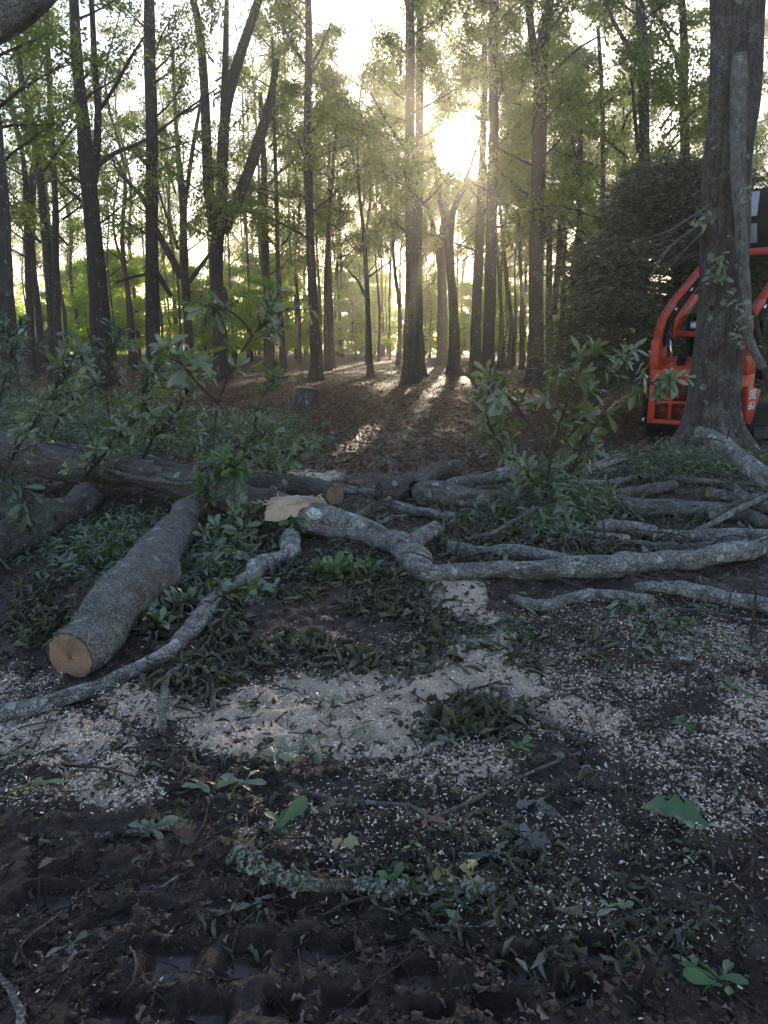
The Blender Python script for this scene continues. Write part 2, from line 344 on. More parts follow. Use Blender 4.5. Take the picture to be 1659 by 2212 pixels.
def tube(P, Rr, n=20, k=8, amp=.0, freq=2.0, seed=0, flare=None, lump=0.0, wig=0.0):
    """-> V, quads, bark coords, end rings"""
    P, r = smoothpath(P, Rr, n)
    if wig:
        q = np.concatenate([[0], np.cumsum(np.linalg.norm(np.diff(P, axis=0), axis=1))]) / max(np.mean(r), .004); e = np.clip(np.minimum(np.arange(n), n - 1 - np.arange(n)) / 4, 0, 1)
        for ax_ in range(3): P[:, ax_] += wig * np.mean(r) * e * (vn(q * .16 + seed * 1.7 + ax_ * 9, q * 0 + ax_, 33) + .5 * vn(q * .5 + seed, q * 0 + ax_ + 3, 34) - .75) * (.5 if ax_ == 2 else 1)
    T, N, B = frames(P)
    th = np.linspace(0, 2 * np.pi, k, endpoint=False)
    s = np.concatenate([[0], np.cumsum(np.linalg.norm(np.diff(P, axis=0), axis=1))])
    rm = max(float(np.mean(r)), 1e-4)
    TH, S = np.meshgrid(th, s)
    rr = r[:, None] * np.ones_like(TH)
    if amp:
        cx, cy = np.cos(TH) * freq, np.sin(TH) * freq
        nz = vn(cx + S / rm * .35 + 31 * seed, cy + 7.7 * seed + S / rm * .2, seed) + .5 * vn(cx * 2.7 + S / rm * .5, cy * 2.7 - S / rm * .8 + seed, seed + 1) - .75
        rr = rr * (1 + amp * nz)
    if lump:
        rr = rr * (1 + lump * (vn(S / rm * .25 + seed * 3.1, S * 0 + seed, 77) - .5))
    if flare:
        h0, f0, nl = flare
        e = np.clip(1 - S / h0, 0, 1) ** 2.2
        rr = rr * (1 + e * f0 * (.75 + .45 * np.cos(TH * nl + seed) + .3 * np.cos(TH * (nl + 2) + 2 * seed)))
    V = P[:, None, :] + (N[:, None, :] * np.cos(TH)[..., None] + B[:, None, :] * np.sin(TH)[..., None]) * rr[..., None]
    bk = np.stack([np.cos(TH) * r[:, None], np.sin(TH) * r[:, None], S + seed * 3.3], -1)
    i = np.arange(n - 1)[:, None] * k; j = np.arange(k)[None, :]; j2 = (j + 1) % k
    Q = np.stack([i + j, i + j2, i + k + j2, i + k + j], -1).reshape(-1, 4)
    V = V.reshape(-1, 3); bk = bk.reshape(-1, 3)
    return V, Q, bk, (P, T, N, B, r)
class Acc:
    def __init__(s): s.V = []; s.Q = []; s.A = []; s.n = 0
    def addt(s, t):
        V, Q, bk = t[0], t[1], t[2]; s.V.append(V); s.Q.append(Q + s.n); s.A.append(bk); s.n += len(V)
    def mesh(s, name, mat, off=(0, 0, 0), smooth=True):
        V = np.vstack(s.V) - np.array(off, float)
        return npmesh(name, V, np.vstack(s.Q), mat, smooth, {'bk': np.vstack(s.A)})
def cutface(V, ring, centre, nrm, r, mat, name, off, rough=.0, seed=0):
    """a disc of concentric rings closing an end; ring = array of k points"""
    ring = np.array(ring); k = len(ring); c = np.array(centre); nrm = np.array(nrm)
    rr = [0.02, .25, .5, .75, .93, 1.0]; vs = []; bk = []
    th = np.linspace(0, 2 * np.pi, k, endpoint=False)
    rng = np.random.RandomState(seed)
    for q in rr:
        p = c + (ring - c) * q
        if q < 1: p = p + nrm * (.004 + rough * (rng.rand(k, 1) - .3))
        vs.append(p); bk.append(np.stack([np.cos(th) * r * q, np.sin(th) * r * q, th * 0], -1))
    V = np.vstack(vs); i = np.arange(len(rr) - 1)[:, None] * k; j = np.arange(k)[None, :]; j2 = (j + 1) % k
    Q = np.stack([i + j, i + j2, i + k + j2, i + k + j], -1).reshape(-1, 4)
    cap = np.arange(k)[None, :]
    V[4 * k:5 * k] = c + (ring - c) * rng.uniform(.89, .97, (k, 1)) + nrm * .004
    me = npmesh(name, V - np.array(off, float), [Q, cap], mat, False, {'bk': np.vstack(bk)})
    me.materials.append(M['rim']); mi = np.zeros(len(me.polygons), np.int32); mi[4 * k:5 * k] = 1; me.polygons.foreach_set('material_index', mi)
    return me

def boxv(c, s, rot=None):
    c = np.array(c, float); s = np.array(s, float) / 2
    v = np.array([[x, y, z] for x in (-1, 1) for y in (-1, 1) for z in (-1, 1)], float) * s
    if rot is not None: v = v @ np.array(rot).T
    q = np.array([[0, 1, 3, 2], [4, 6, 7, 5], [0, 4, 5, 1], [2, 3, 7, 6], [0, 2, 6, 4], [1, 5, 7, 3]])
    return v + c, q
class MB:
    def __init__(s): s.V = []; s.F = []; s.n = 0
    def raw(s, V, Fs):
        s.V.append(np.asarray(V, float))
        for f in (Fs if isinstance(Fs, list) else [Fs]): s.F.append(np.asarray(f) + s.n)
        s.n += len(V); return s
    def box(s, c, sz, rot=None): return s.raw(*boxv(c, sz, rot))
    def bar(s, a, b, w, h=None):
        a = Vector(a); b = Vector(b); d = b - a; h = h or w
        rot = d.to_track_quat('Z', 'X').to_matrix(); return s.box((a + b) / 2, (w, h, d.length), rot)
    def tube(s, P, Rr, n=8, k=10):
        V, Q, bk, _ = tube(P, Rr, n, k); e = len(V)
        return s.raw(V, [Q, np.arange(k)[None, ::-1], (np.arange(k) + e - k)[None, :]])
    def prism(s, prof, axis, a, b):
        """profile of (u, v) extruded along axis (0: x, profile is y,z; 1: y, profile is x,z)"""
        m = len(prof); V = []
        for t in (a, b):
            for (u, v) in prof: V.append((t, u, v) if axis == 0 else (u, t, v))
        fs = [np.array([[i, (i + 1) % m, m + (i + 1) % m, m + i] for i in range(m)]), np.arange(m)[None, ::-1], (np.arange(m) + m)[None, :]]
        return s.raw(V, fs)
    def build(s, name, mat, parent=None, bev=0.0, smooth=False, **p):
        bys = {}
        for f in s.F: bys.setdefault(f.shape[1], []).append(f)
        me = npmesh(name, np.vstack(s.V), [np.vstack(v) for v in bys.values()], mat, smooth)
        o = add(name, me, parent, **p)
        if bev:
            m = o.modifiers.new('bevel', 'BEVEL'); m.width = bev; m.segments = 2; m.limit_method = 'ANGLE'
        return o

# leaf templates: (along, across, up), grid strip
def leaf_template(kind='obovate', nseg=6, curl=.25, fold=.18, twist=0, seed=0):
    rng = random.Random(seed); V = []; Q = []
    for i in range(nseg + 1):
        t = i / nseg
        if kind == 'obovate': w = .03 + .235 * (t ** 1.5) * (1 - max(0, t - .72) / .28 * .85) if t < .999 else .05
        elif kind == 'lance': w = .03 + .17 * math.sin(math.pi * min(t * 1.02, 1)) ** .8
        elif kind == 'oak': w = [.04, .13, .30, .17, .36, .22, .33, .16, .06][min(i, 8)]
        elif kind == 'tri': w = [.03, .08, .14, .26, .20, .33, .05][min(i, 6)]
        else: w = .25 * math.sin(math.pi * t) + .02
        z = -curl * t * t + rng.uniform(-.03, .03); a = twist * t
        for s_ in (-1, 0, 1):
            y = s_ * w; zz = z + abs(s_) * w * fold * 2 + rng.uniform(-.035, .035)
            V.append((t, y * math.cos(a) - (zz - z) * math.sin(a), z + (zz - z) * math.cos(a) + y * math.sin(a)))
    for i in range(nseg):
        for s_ in (0, 1):
            a = i * 3 + s_; Q.append((a, a + 1, a + 4, a + 3))
    return np.array(V), np.array(Q)
SIMPLE = (np.array([[0, 0, 0], [.45, -.26, .07], [.45, 0, 0], [.45, .26, .07], [1, 0, -.18]]), np.array([[0, 1, 2], [0, 2, 3], [1, 4, 2], [2, 4, 3]]))
QUAD = (np.array([[0, 0, 0], [.5, -.34, .05], [1, 0, -.1], [.5, .34, .05]]), np.array([[0, 1, 2, 3]]))
LANCE = (np.array([[0, 0, 0], [.35, -.13, .03], [.35, .13, .03], [.75, -.11, -.04], [.75, .11, -.04], [1, 0, -.14]]), np.array([[0, 1, 2, 2], [1, 3, 4, 2], [3, 5, 4, 4]]))
def scatter(name, P, A, Nn, Ln, tmpl, mat, off=(0, 0, 0), wid=1.0, seed=0):
    """P positions, A along-dirs, Nn approx normals, Ln lengths; numpy"""
    TV, TQ = tmpl; P = np.asarray(P, float); n = len(P)
    A = A / (np.linalg.norm(A, axis=1)[:, None] + 1e-9); Bv = np.cross(Nn, A); Bv /= (np.linalg.norm(Bv, axis=1)[:, None] + 1e-9); U = np.cross(A, Bv)
    Ln = np.asarray(Ln)[:, None, None]; W_ = np.broadcast_to(np.asarray(wid, float), (n,))[:, None, None]
    V = P[:, None, :] + Ln * (TV[None, :, 0:1] * A[:, None, :] + W_ * TV[None, :, 1:2] * Bv[:, None, :] + TV[None, :, 2:3] * U[:, None, :])
    k = len(TV); Q = TQ[None] + (np.arange(n) * k)[:, None, None]
    rnd = np.repeat(np.random.RandomState(seed + 5).rand(n), k)
    Q = Q.reshape(-1, TQ.shape[1])
    fs = [Q]
    if TQ.shape[1] == 4 and (TQ[:, 2] == TQ[:, 3]).any():
        tri = Q[:, 2] == Q[:, 3]; fs = [Q[~tri], Q[tri][:, :3]]
    return npmesh(name, V.reshape(-1, 3) - np.array(off, float), fs, mat, False, {'rnd': rnd})
def rdirs(rng, n, zb=0.0, zs=1.0):
    d = rng.normal(size=(n, 3)); d[:, 2] = d[:, 2] * zs + zb; return d / np.linalg.norm(d, axis=1)[:, None]

LEAFMESH = {}
def leafmeshes(key, mat, kind, n=4, nseg=6, curls=(.05, .2, .4, .6)):
    L_ = []
    for i in range(n):
        V, Q = leaf_template(kind, nseg, curls[i % len(curls)], .12 + .1 * (i % 3), (-.5, .4, 0, .9)[i % 4], i + 3)
        L_.append(npmesh('leaf_' + key, V, Q, mat, True))
    LEAFMESH[key] = L_
leafmeshes('green', M['leaf'], 'obovate'); leafmeshes('fresh', M['fresh'], 'obovate', curls=(-.1, .1, .2, .3))
leafmeshes('yellow', M['yellow'], 'tri', 3); leafmeshes('blue', M['blue'], 'obovate', curls=(0, .15, .3, .2)); leafmeshes('oak', M['fresh'], 'oak', 2, 8, (.08, .15))
leafmeshes('dry', mat_leaf('dry_brown_leaf', C(.055, .034, .024), C(.13, .088, .06), .1, C(.3, .15, .05), .2, True, .6), 'tri', 3, 6, (.2, .5, .8))
leafmeshes('dusty', mat_leaf('dusty_olive_leaf', C(.040, .048, .030), C(.095, .102, .070), .15, C(.12, .14, .04), .3, True, .5), 'tri', 4, 6, (.2, .5, .8, .4))
rnd = random.Random(7)
def place_leaf(key, parent, pos, d, nrm, ln, off, wid=1.0, name='leaf', **props):
    x = Vector(d).normalized(); y = Vector(nrm).cross(x)
    if y.length < 1e-4: y = Vector((1, 0, 0)).cross(x)
    y.normalize(); z = x.cross(y)
    mtx = Matrix((x * ln, y * ln * wid, z * ln)).transposed().to_4x4(); mtx.translation = Vector(pos) - Vector(off)
    o = bpy.data.objects.new(name, rnd.choice(LEAFMESH[key])); COL.objects.link(o)
    if parent: o.parent = parent
    o.matrix_local = mtx
    for k, v in props.items(): o[k] = v
    return o
def rosette(key, parent, tip, d, n, ln, off, spread=1.0):
    d = Vector(d).normalized(); a = d.orthogonal().normalized(); b = d.cross(a); ph = rnd.random() * 6.3
    for i in range(n):
        th = ph + i * 2.4 + rnd.uniform(-.3, .3); sp_ = spread * rnd.uniform(.45, 1.25)
        v = d + (a * math.cos(th) + b * math.sin(th)) * sp_
        v.z -= .12
        nn = d * 1.0 - (a * math.cos(th) + b * math.sin(th)) * .6 + Vector((0, 0, .5)) + Vector([rnd.uniform(-.35, .35) for _ in range(3)])
        place_leaf(key, parent, tip - d * ln * rnd.uniform(0, .35), v, nn, ln * rnd.uniform(.4, 1.2), off, rnd.uniform(.75, 1.3))

# ------------------------------------------------------------------ the ground
def grid_axis(segs):
    o = [segs[0][0]]
    for (a, b, n) in segs: o += list(np.linspace(a, b, n + 1)[1:])
    return np.array(o)
gxp = grid_axis([(0, 2.2, 150), (2.2, 5, 110), (5, 12, 60), (12, 40, 40), (40, 150, 14), (150, 1400, 7)])
gx = np.concatenate([-gxp[:0:-1], gxp])
gy = np.concatenate([[-60, -20, -6, -2, .2], grid_axis([(.8, 1.3, 14), (1.3, 3.6, 190), (3.6, 8, 170), (8, 14, 75), (14, 40, 80), (40, 130, 30), (130, 1500, 8)])])
GX, GY = np.meshgrid(gx, gy); GZ = gh(GX, GY)
GZ = GZ - .0 * GY
sawv = sawmask(GX, GY); GZ = GZ + .03 * np.clip(sawv, 0, 1) * (fbm(GX * 16, GY * 16, 3, 60) - .3)
ny, nx = GX.shape
i = np.arange(ny - 1)[:, None] * nx; j = np.arange(nx - 1)[None, :]
GQ = np.stack([i + j, i + j + 1, i + nx + j + 1, i + nx + j], -1).reshape(-1, 4)
litv = sstep(10.5, 15, GY + 2.5 * (fbm(GX * .5, GY * .5, 3, 90) - .5) * 2) * .95
gme = npmesh('ground', np.stack([GX, GY, GZ], -1), GQ, M['ground'], True, {'saw': sawv.ravel(), 'litter': litv.ravel(), 'pad': padmask(GX, GY).ravel()})
add('ground', gme, kind='structure')

# ------------------------------------------------------------------ forest trees
def crown_variant(name, seed, z0, z1, rad, nl, nclump, leaves, lsize, mat, flat=.35, tmpl=QUAD, updir=.55, taper=.6, branch_mat=None):
    rng = np.random.RandomState(seed); acc = Acc(); P = []; A = []
    for i in range(nl):
        f = (i + rng.rand()) / nl; z = z0 + (z1 - z0) * f; az = rng.rand() * 6.283
        ln = rad * (1 - taper * f) * rng.uniform(.55, 1.15); el = updir * rng.uniform(.5, 1.6)
        d = np.array([math.cos(az), math.sin(az), el]); d /= np.linalg.norm(d)
        side = np.array([-math.sin(az), math.cos(az), 0])
        pts = [np.array([0, 0, z]) + d * ln * t + side * ln * .12 * math.sin(3 * t + i) + np.array([0, 0, .22 * ln * t * t * (rng.rand() - .3)]) for t in (0, .35, .7, 1)]
        acc.addt(tube(pts, [.05, .035, .022, .008], 7, 5, seed=i))
        for s_ in range(nclump):
            t = rng.uniform(.25, 1.0); base = pts[0] + (pts[3] - pts[0]) * t
            dd = d + side * rng.uniform(-1.3, 1.3) + np.array([0, 0, rng.uniform(-.3, .5)]); dd /= np.linalg.norm(dd)
            l2 = ln * rng.uniform(.15, .5); tip = base + dd * l2
            acc.addt(tube([base, (base + tip) / 2 + rng.normal(size=3) * .05, tip], [.018, .012, .005], 4, 3, seed=s_))
            m = leaves; ax = dd
            q = base + (tip - base) * rng.uniform(.2, 1.15, (m, 1)) + rng.normal(size=(m, 3)) * np.array([.36, .36, .36 * flat + .05]) * rng.uniform(.35, 1.1)
            P.append(q); A.append(ax * .6 + rng.normal(size=(m, 3)))
    P = np.vstack(P); A = np.vstack(A)
    lm = scatter(name, P, A, rdirs(rng, len(P), .6, 1), lsize * rng.uniform(.6, 1.3, len(P)), tmpl, mat, seed=seed)
    bm = acc.mesh(name + '_limbs', branch_mat or M['trunk'])
    return lm, bm
TALL = [crown_variant('tall_crown', 100 + s, 5.6, 17, 3.3, 18, 7, 96, .125, M['crown'], flat=.6) for s in range(6)]
THIN = [crown_variant('thin_crown', 300 + s, 5.0, 17, 3.0, 16, 6, 52, .125, M['crown'], flat=.6) for s in range(4)]
LOWT = [crown_variant('low_crown', 200 + s, 0.4, 8.6, 3.6, 30, 7, 95, .20, M['under'], flat=.5, updir=.25, taper=.55) for s in range(3)]
def gapped(me, base, rz, sc, off=(0, 0, 0), keep=.12, rad=1.9):
    n = len(me.vertices); co = np.zeros(n * 3, np.float32); me.vertices.foreach_get('co', co); co = co.reshape(-1, 4, 3)
    c = co.mean(1) * np.array(sc); cr, sr = math.cos(rz), math.sin(rz)
    w = np.stack([c[:, 0] * cr - c[:, 1] * sr, c[:, 0] * sr + c[:, 1] * cr, c[:, 2]], -1) + np.array(base) + np.array(off) - np.array([0, 0, EYE])
    w /= np.linalg.norm(w, axis=1)[:, None]; ang = np.degrees(np.arccos(np.clip(w @ np.array(sdir), -1, 1)))
    rg = np.random.RandomState(5); k = (ang > rad + .5 * rg.rand(len(ang))) | (rg.rand(len(ang)) < keep)
    if k.all(): return me
    V = co[k]; r_ = np.repeat(rg.rand(len(V)), 4)
    return npmesh(me.name, V.reshape(-1, 3), np.arange(len(V) * 4).reshape(-1, 4), me.materials[0], False, {'rnd': r_})
TREE_I = [0]
def tree(label, stems, Y, mat=None, cat='tree', crown=None, group=None, base_z=None, flare=(0.9, .7, 3), k=12, cscale=1.0, crot=None, limbs=(), amp=.12, name='forest_tree', czs=1.0, top=None):
    """stems: list of polylines of (px, py, rpx); the first is the trunk, from its top to its base (drawn at depth Y)."""
    TREE_I[0] += 1; sd = TREE_I[0]
    mat = mat or M['trunk']
    def wp(q, dy=0):
        p = D(q[0], q[1], Y + dy); return p, q[2] * fdist(p) / F
    main = sorted(stems[0], key=lambda q: -q[1])
    pts, rs = zip(*[wp(q) for q in main]); pts = list(pts); rs = list(rs)
    gz = ghs(pts[0].x, Y) - .08
    b = Vector((pts[0].x, Y, gz)); pts[0] = b
    if top:                                         # carry the stem on above the frame
        d = (pts[-1] - pts[-2]).normalized(); h = top - pts[-1].z
        if h > .5: pts += [pts[-1] + Vector((d.x * h * .4, .2, h * .5)), pts[-1] + Vector((d.x * h * .8, .1, h))]; rs += [rs[-1] * .7, rs[-1] * .25]
    t = thing(name, label, cat, b, group)
    acc = Acc(); n = max(14, int(len(pts) * 9))
    acc.addt(tube(pts, rs, n, k, amp, 1.6, sd, flare, .10))
    add('trunk', acc.mesh('trunk', mat, b), t)
    for q, st in enumerate(list(stems[1:]) + list(limbs)):
        st = sorted(st, key=lambda v: -v[1]) if q < len(stems) - 1 else st
        dy = 0; P = []; RR = []
        ddy = ((sd * 7 + q * 3) % 5 - 2) * .25
        for m_, v in enumerate(st):
            p, r = wp(v, ddy * m_ * .6); P.append(p); RR.append(r)
        if q < len(stems) - 1 and top and st[-1][1] < 30:
            d = (P[-1] - P[-2]).normalized(); h = max(top - P[-1].z, 1); P.append(P[-1] + Vector((d.x * h * .8, .2, h))); RR.append(RR[-1] * .3)
        a2 = Acc(); a2.addt(tube(P, RR, max(8, len(P) * 5), 8, .08, 1.6, sd + q, None, .08))
        add('limb', a2.mesh('limb', mat, b), t)
    if crown is not None:
        lm, bm = TALL[crown % 6] if not (pts[0].x / Y < -.14 or .085 < pts[0].x / Y < .11) else THIN[crown % 4]
        rz = (sd * 1.7) if crot is None else crot
        ref = pts[min(len(pts) - 1, len(pts) // 2 + 1)]
        for nm, me in (('crown', lm), ('branches', bm)):
            me = gapped(me, b, rz, (cscale, cscale, czs), (ref.x - b.x, 0, 0)) if nm == 'crown' else me
            o = add(nm, me, t, kind='stuff'); o.location = (ref.x - b.x, 0, 0); o.rotation_euler = (0, 0, rz); o.scale = (cscale, cscale, czs)
    return t
def depth_of(py): return G(829, py).y
T_ = tree
tree('tall straight dark trunk with pale lichen flecks, second large trunk from the left edge', [[(322, -40, 12), (324, 150, 12.5), (328, 300, 13), (328, 560, 14), (331, 818, 17)]], 31, crown=0, top=18,
     limbs=[[(326, 590, 4), (290, 598, 3), (250, 610, 2)], [(340, 592, 7), (370, 640, 5)][::-1], [(322, 440, 5), (300, 420, 3.5), (255, 370, 2.5), (240, 330, 1.5)]])
tree('thick pale-flecked leaning trunk forking low, left of the straight dark trunk', [[(158, -40, 10), (165, 110, 12), (178, 250, 14), (190, 380, 17), (200, 480, 17), (210, 600, 20), (222, 790, 25)],
     [(196, -20, 6), (204, 130, 7), (212, 250, 8), (206, 355, 10), (200, 400, 11)]], 27, crown=1, top=17,
     limbs=[[(212, 356, 6), (250, 330, 5), (318, 300, 3.5), (420, 225, 2.5), (470, 190, 1.5)], [(206, 250, 4), (240, 200, 4), (280, 130, 3), (310, 80, 2)], [(165, 270, 3), (135, 310, 3), (92, 375, 2)]])
tree('dark leaning trunk at the left, one of a close pair beside the shed', [[(100, -20, 4), (105, 130, 5.5), (112, 300, 6), (120, 450, 6.5), (120, 560, 8), (126, 800, 10)]], 33, crown=2, top=16)
tree('knotty dark trunk just left of the close pair by the shed', [[(36, 60, 5), (50, 200, 6.5), (75, 290, 7), (88, 400, 8), (104, 560, 9), (112, 690, 9.5), (118, 815, 11)]], 34, crown=3, top=14)
tree('slim dark trunk standing in front of the tin-roofed shed', [[(25, 230, 4), (48, 330, 5), (58, 440, 7), (60, 560, 7), (66, 700, 8), (70, 800, 9)]], 36, crown=4, top=13)
tree('slim crooked trunk with a broken knob, beside the tin-roofed shed', [[(70, 260, 4), (78, 300, 5), (68, 430, 9), (70, 560, 7), (84, 690, 7), (88, 790, 8)]], 38, crown=5, top=13)
tree('thick blue-grey trunk cut off by the left edge of the picture', [[(-50, -20, 26), (-25, 300, 30), (-8, 560, 32), (-4, 700, 34), (-2, 850, 40)]], 19.5, mat=M['oak'], crown=3, top=17, flare=(1.3, .9, 4), k=20)
tree('slender low-forking candelabrum-shaped tree between the straight trunk and the V-shaped one', [[(372, 100, 3), (382, 300, 5), (395, 430, 8), (397, 560, 9), (404, 660, 9), (410, 775, 10)],
     [(250, 340, 2.5), (275, 390, 4), (310, 430, 5), (340, 500, 7), (372, 560, 8), (394, 600, 9)], [(440, 180, 3), (425, 270, 4), (412, 350, 5), (400, 440, 5)]], 42, crown=1, top=14,
     limbs=[[(408, 610, 5), (430, 580, 5), (455, 545, 3.5), (470, 520, 2)], [(385, 540, 4), (365, 480, 3), (345, 420, 2.5), (330, 340, 2)]])
tree('large V-shaped tree with three heavy stems rising from one trunk', [[(478, 430, 12), (476, 480, 14), (468, 530, 15), (467, 600, 15), (474, 700, 16), (478, 800, 18)],
     [(412, -20, 7), (430, 60, 9), (442, 200, 10), (450, 400, 12), (464, 500, 13)], [(565, -20, 9), (545, 40, 10), (515, 130, 11), (492, 220, 11), (482, 300, 12), (479, 430, 12)], [(598, 130, 6), (585, 210, 9), (570, 270, 11), (530, 390, 12), (482, 500, 14)]],
     34, crown=4, top=16, limbs=[[(481, 660, 8), (484, 640, 9), (480, 620, 6)], [(380, 250, 2), (410, 240, 2.5), (445, 215, 3)][::-1]])
tree('dark trunk standing just right of the V-shaped tree', [[(562, 200, 5), (570, 340, 6), (571, 430, 8), (573, 560, 8.5), (578, 650, 10), (582, 785, 13)]], 46, crown=0, top=15, limbs=[[(570, 440, 4), (550, 400, 4), (530, 370, 2)], [(577, 405, 4), (605, 370, 3), (640, 340, 2)]])
tree('thin straight tree right of the V-shaped tree, closest to it', [[(588, 80, 3), (592, 250, 4), (597, 420, 4.5), (600, 560, 5), (606, 690, 6), (613, 795, 8)]], 41, crown=2, top=14)
tree('straight trunk rising directly behind the pale-topped stump', [[(665, -40, 7), (667, 100, 8), (664, 300, 9), (668, 450, 9.5), (674, 600, 10), (680, 720, 11), (684, 812, 14)]], 33, crown=5, top=18, limbs=[[(668, 150, 3), (690, 110, 3), (715, 50, 2)], [(660, 345, 3), (650, 320, 3), (643, 300, 2)]])
tree('thin shaded trunk tucked behind the one by the stump', [[(728, 250, 3), (715, 420, 4), (706, 560, 5), (705, 680, 6), (708, 800, 8)]], 43, crown=1, top=14)
tree('thin lone young tree at the middle of the clearing with a forked side branch', [[(770, 260, 2), (775, 400, 3), (785, 500, 4), (792, 600, 4.5), (797, 720, 5.5), (800, 808, 7)]], 36.5, crown=None, name='young_tree',
     limbs=[[(789, 640, 3.5), (775, 610, 3), (757, 590, 2), (748, 575, 1.5)], [(793, 600, 3), (815, 585, 2), (850, 560, 1.2)], [(775, 400, 2), (760, 330, 1.5), (745, 280, 1)]])
tree('tall trunk nearest the middle, left one of a close pair left of the sun', [[(884, -40, 9), (886, 100, 10), (885, 300, 10), (886, 560, 10), (884, 700, 11), (882, 822, 15)]], 30.5, crown=2, top=18, limbs=[[(880, 330, 4), (840, 270, 3), (800, 200, 2)]])
tree('tall trunk, right one of the close pair left of the sun', [[(908, -40, 7), (907, 100, 8), (906, 300, 8.5), (903, 560, 9), (903, 700, 11), (906, 805, 15)]], 36, crown=3, top=17)
tree('hazy trunk below the sun with several slender arms', [[(970, 370, 6), (962, 450, 8), (955, 560, 9), (956, 680, 11), (955, 782, 14)], [(905, 380, 3), (925, 450, 5), (942, 520, 6), (953, 590, 8)]], 52, crown=0, top=12)
tree('hazy trunk with a flared foot directly under the sun', [[(1003, 400, 5), (985, 440, 7), (974, 480, 8), (972, 560, 9), (980, 680, 10), (982, 803, 15)], [(930, 300, 2.5), (945, 400, 4), (962, 500, 6), (972, 580, 7)]], 38, crown=4, top=12)
tree('trunk just left of the tall one beside the sun', [[(1046, 100, 6), (1044, 250, 8), (1040, 400, 9), (1034, 560, 10), (1028, 700, 11), (1027, 805, 15)]], 37, crown=5, top=15)
tree('tall straight trunk immediately right of the sun', [[(1068, -40, 10), (1066, 120, 11), (1066, 300, 11), (1062, 450, 12), (1060, 600, 12), (1056, 720, 13), (1054, 808, 17)]], 32, crown=1, top=18)
tree('thick trunk forking near the top of the picture, right of the sun', [[(1185, 20, 11), (1170, 120, 15), (1165, 300, 15), (1160, 450, 15), (1158, 600, 16), (1158, 720, 17), (1158, 800, 21)], [(1140, -30, 8), (1147, 60, 9), (1158, 140, 10)], [(1192, -40, 9), (1182, 40, 11), (1172, 120, 12)]],
     31, crown=0, top=17, limbs=[[(1172, 185, 4), (1200, 150, 4), (1250, 105, 2.5), (1290, 80, 2)], [(1180, 520, 6), (1172, 470, 4), (1160, 430, 4)][::-1]])
tree('thin curved tree, right of the tall trunk beside the sun', [[(1078, 420, 3), (1090, 560, 4.5), (1098, 640, 5), (1104, 700, 5), (1100, 790, 6)]], 48, crown=2, top=10)
tree('very thin curved young tree in yellow-green light', [[(1072, 500, 2.5), (1078, 600, 3.5), (1084, 700, 4.5), (1086, 780, 5)]], 52, crown=None, name='young_tree')
tree('thin straight tree, midway between the sun-side trunk and the forked one', [[(1120, 400, 3.5), (1124, 560, 4), (1127, 650, 4.5), (1128, 780, 6)]], 44, crown=3, top=12)
tree('thin double-stemmed tree just right of the forked trunk', [[(1196, 350, 4), (1188, 480, 6), (1186, 600, 7), (1188, 780, 8)], [(1228, 330, 3), (1214, 450, 5), (1206, 560, 6), (1196, 680, 7)]], 45, crown=4, top=12)
tree('dark trunk rising behind the big evergreen, nearer its rounded top', [[(1378, -40, 8), (1388, 100, 11), (1391, 250, 12), (1392, 400, 12), (1388, 600, 12), (1386, 800, 14)]], 28, crown=5, top=17, limbs=[[(1378, 140, 7), (1350, 90, 5), (1318, 30, 4), (1310, -20, 3)], [(1378, 330, 4), (1372, 260, 4), (1365, 170, 3)]])
tree('dark leaning trunk behind the evergreen, close to the big oak', [[(1470, -40, 6), (1478, 100, 9), (1476, 200, 10), (1480, 330, 10), (1480, 600, 10), (1480, 790, 12)], [(1395, -10, 3), (1440, 70, 4), (1468, 150, 5), (1478, 210, 7)]], 29, crown=2, top=16)
tree('slim trunk seen over the shoulder of the evergreen', [[(1292, 60, 4), (1300, 200, 5), (1303, 350, 5), (1300, 550, 6), (1300, 780, 7)]], 40, crown=1, top=14)
tree('slim trunk left of the evergreen with a long bent arm', [[(1255, 240, 5), (1252, 380, 6), (1252, 500, 7), (1250, 640, 8), (1248, 780, 9)], [(1215, 150, 2.5), (1228, 240, 3), (1244, 350, 4), (1250, 440, 5)]], 41, crown=0, top=14)
# trees standing further back, alike and many
rngf = np.random.RandomState(3)
BG = "trees standing further back in the wood"; BGL = 'thin dark tree further back in the wood behind the clearing'
TM = []
for s in range(4):
    a = Acc(); P = [np.array([rngf.normal() * .10 * q, rngf.normal() * .1 * q, z]) for q, z in enumerate((-.1, 3, 6.5, 10, 14, 18))]
    a.addt(tube(P, [.15, .12, .105, .09, .06, .02], 16, 8, .1, 1.6, s + 40, (.7, .5, 3), .1)); TM.append(a.mesh('slim_trunk', M['trunk']))
spots = []
tries = 0
spots += [(-3.1, 47.0), (-1.2, 56.0), (-5.0, 62.0), (.9, 51.0), (-3.9, 74.0)]
while len(spots) < 155 and tries < 5000:
    tries += 1
    y = 44 + 62 * rngf.rand() ** .8; x = (rngf.rand() - .5) * 1.25 * y
    px = 829 + F * x / y / cp
    if px < 560 and rngf.rand() < .5: continue
    if all((x - a) ** 2 + (y - b) ** 2 > 9 for a, b in spots): spots.append((x, y))
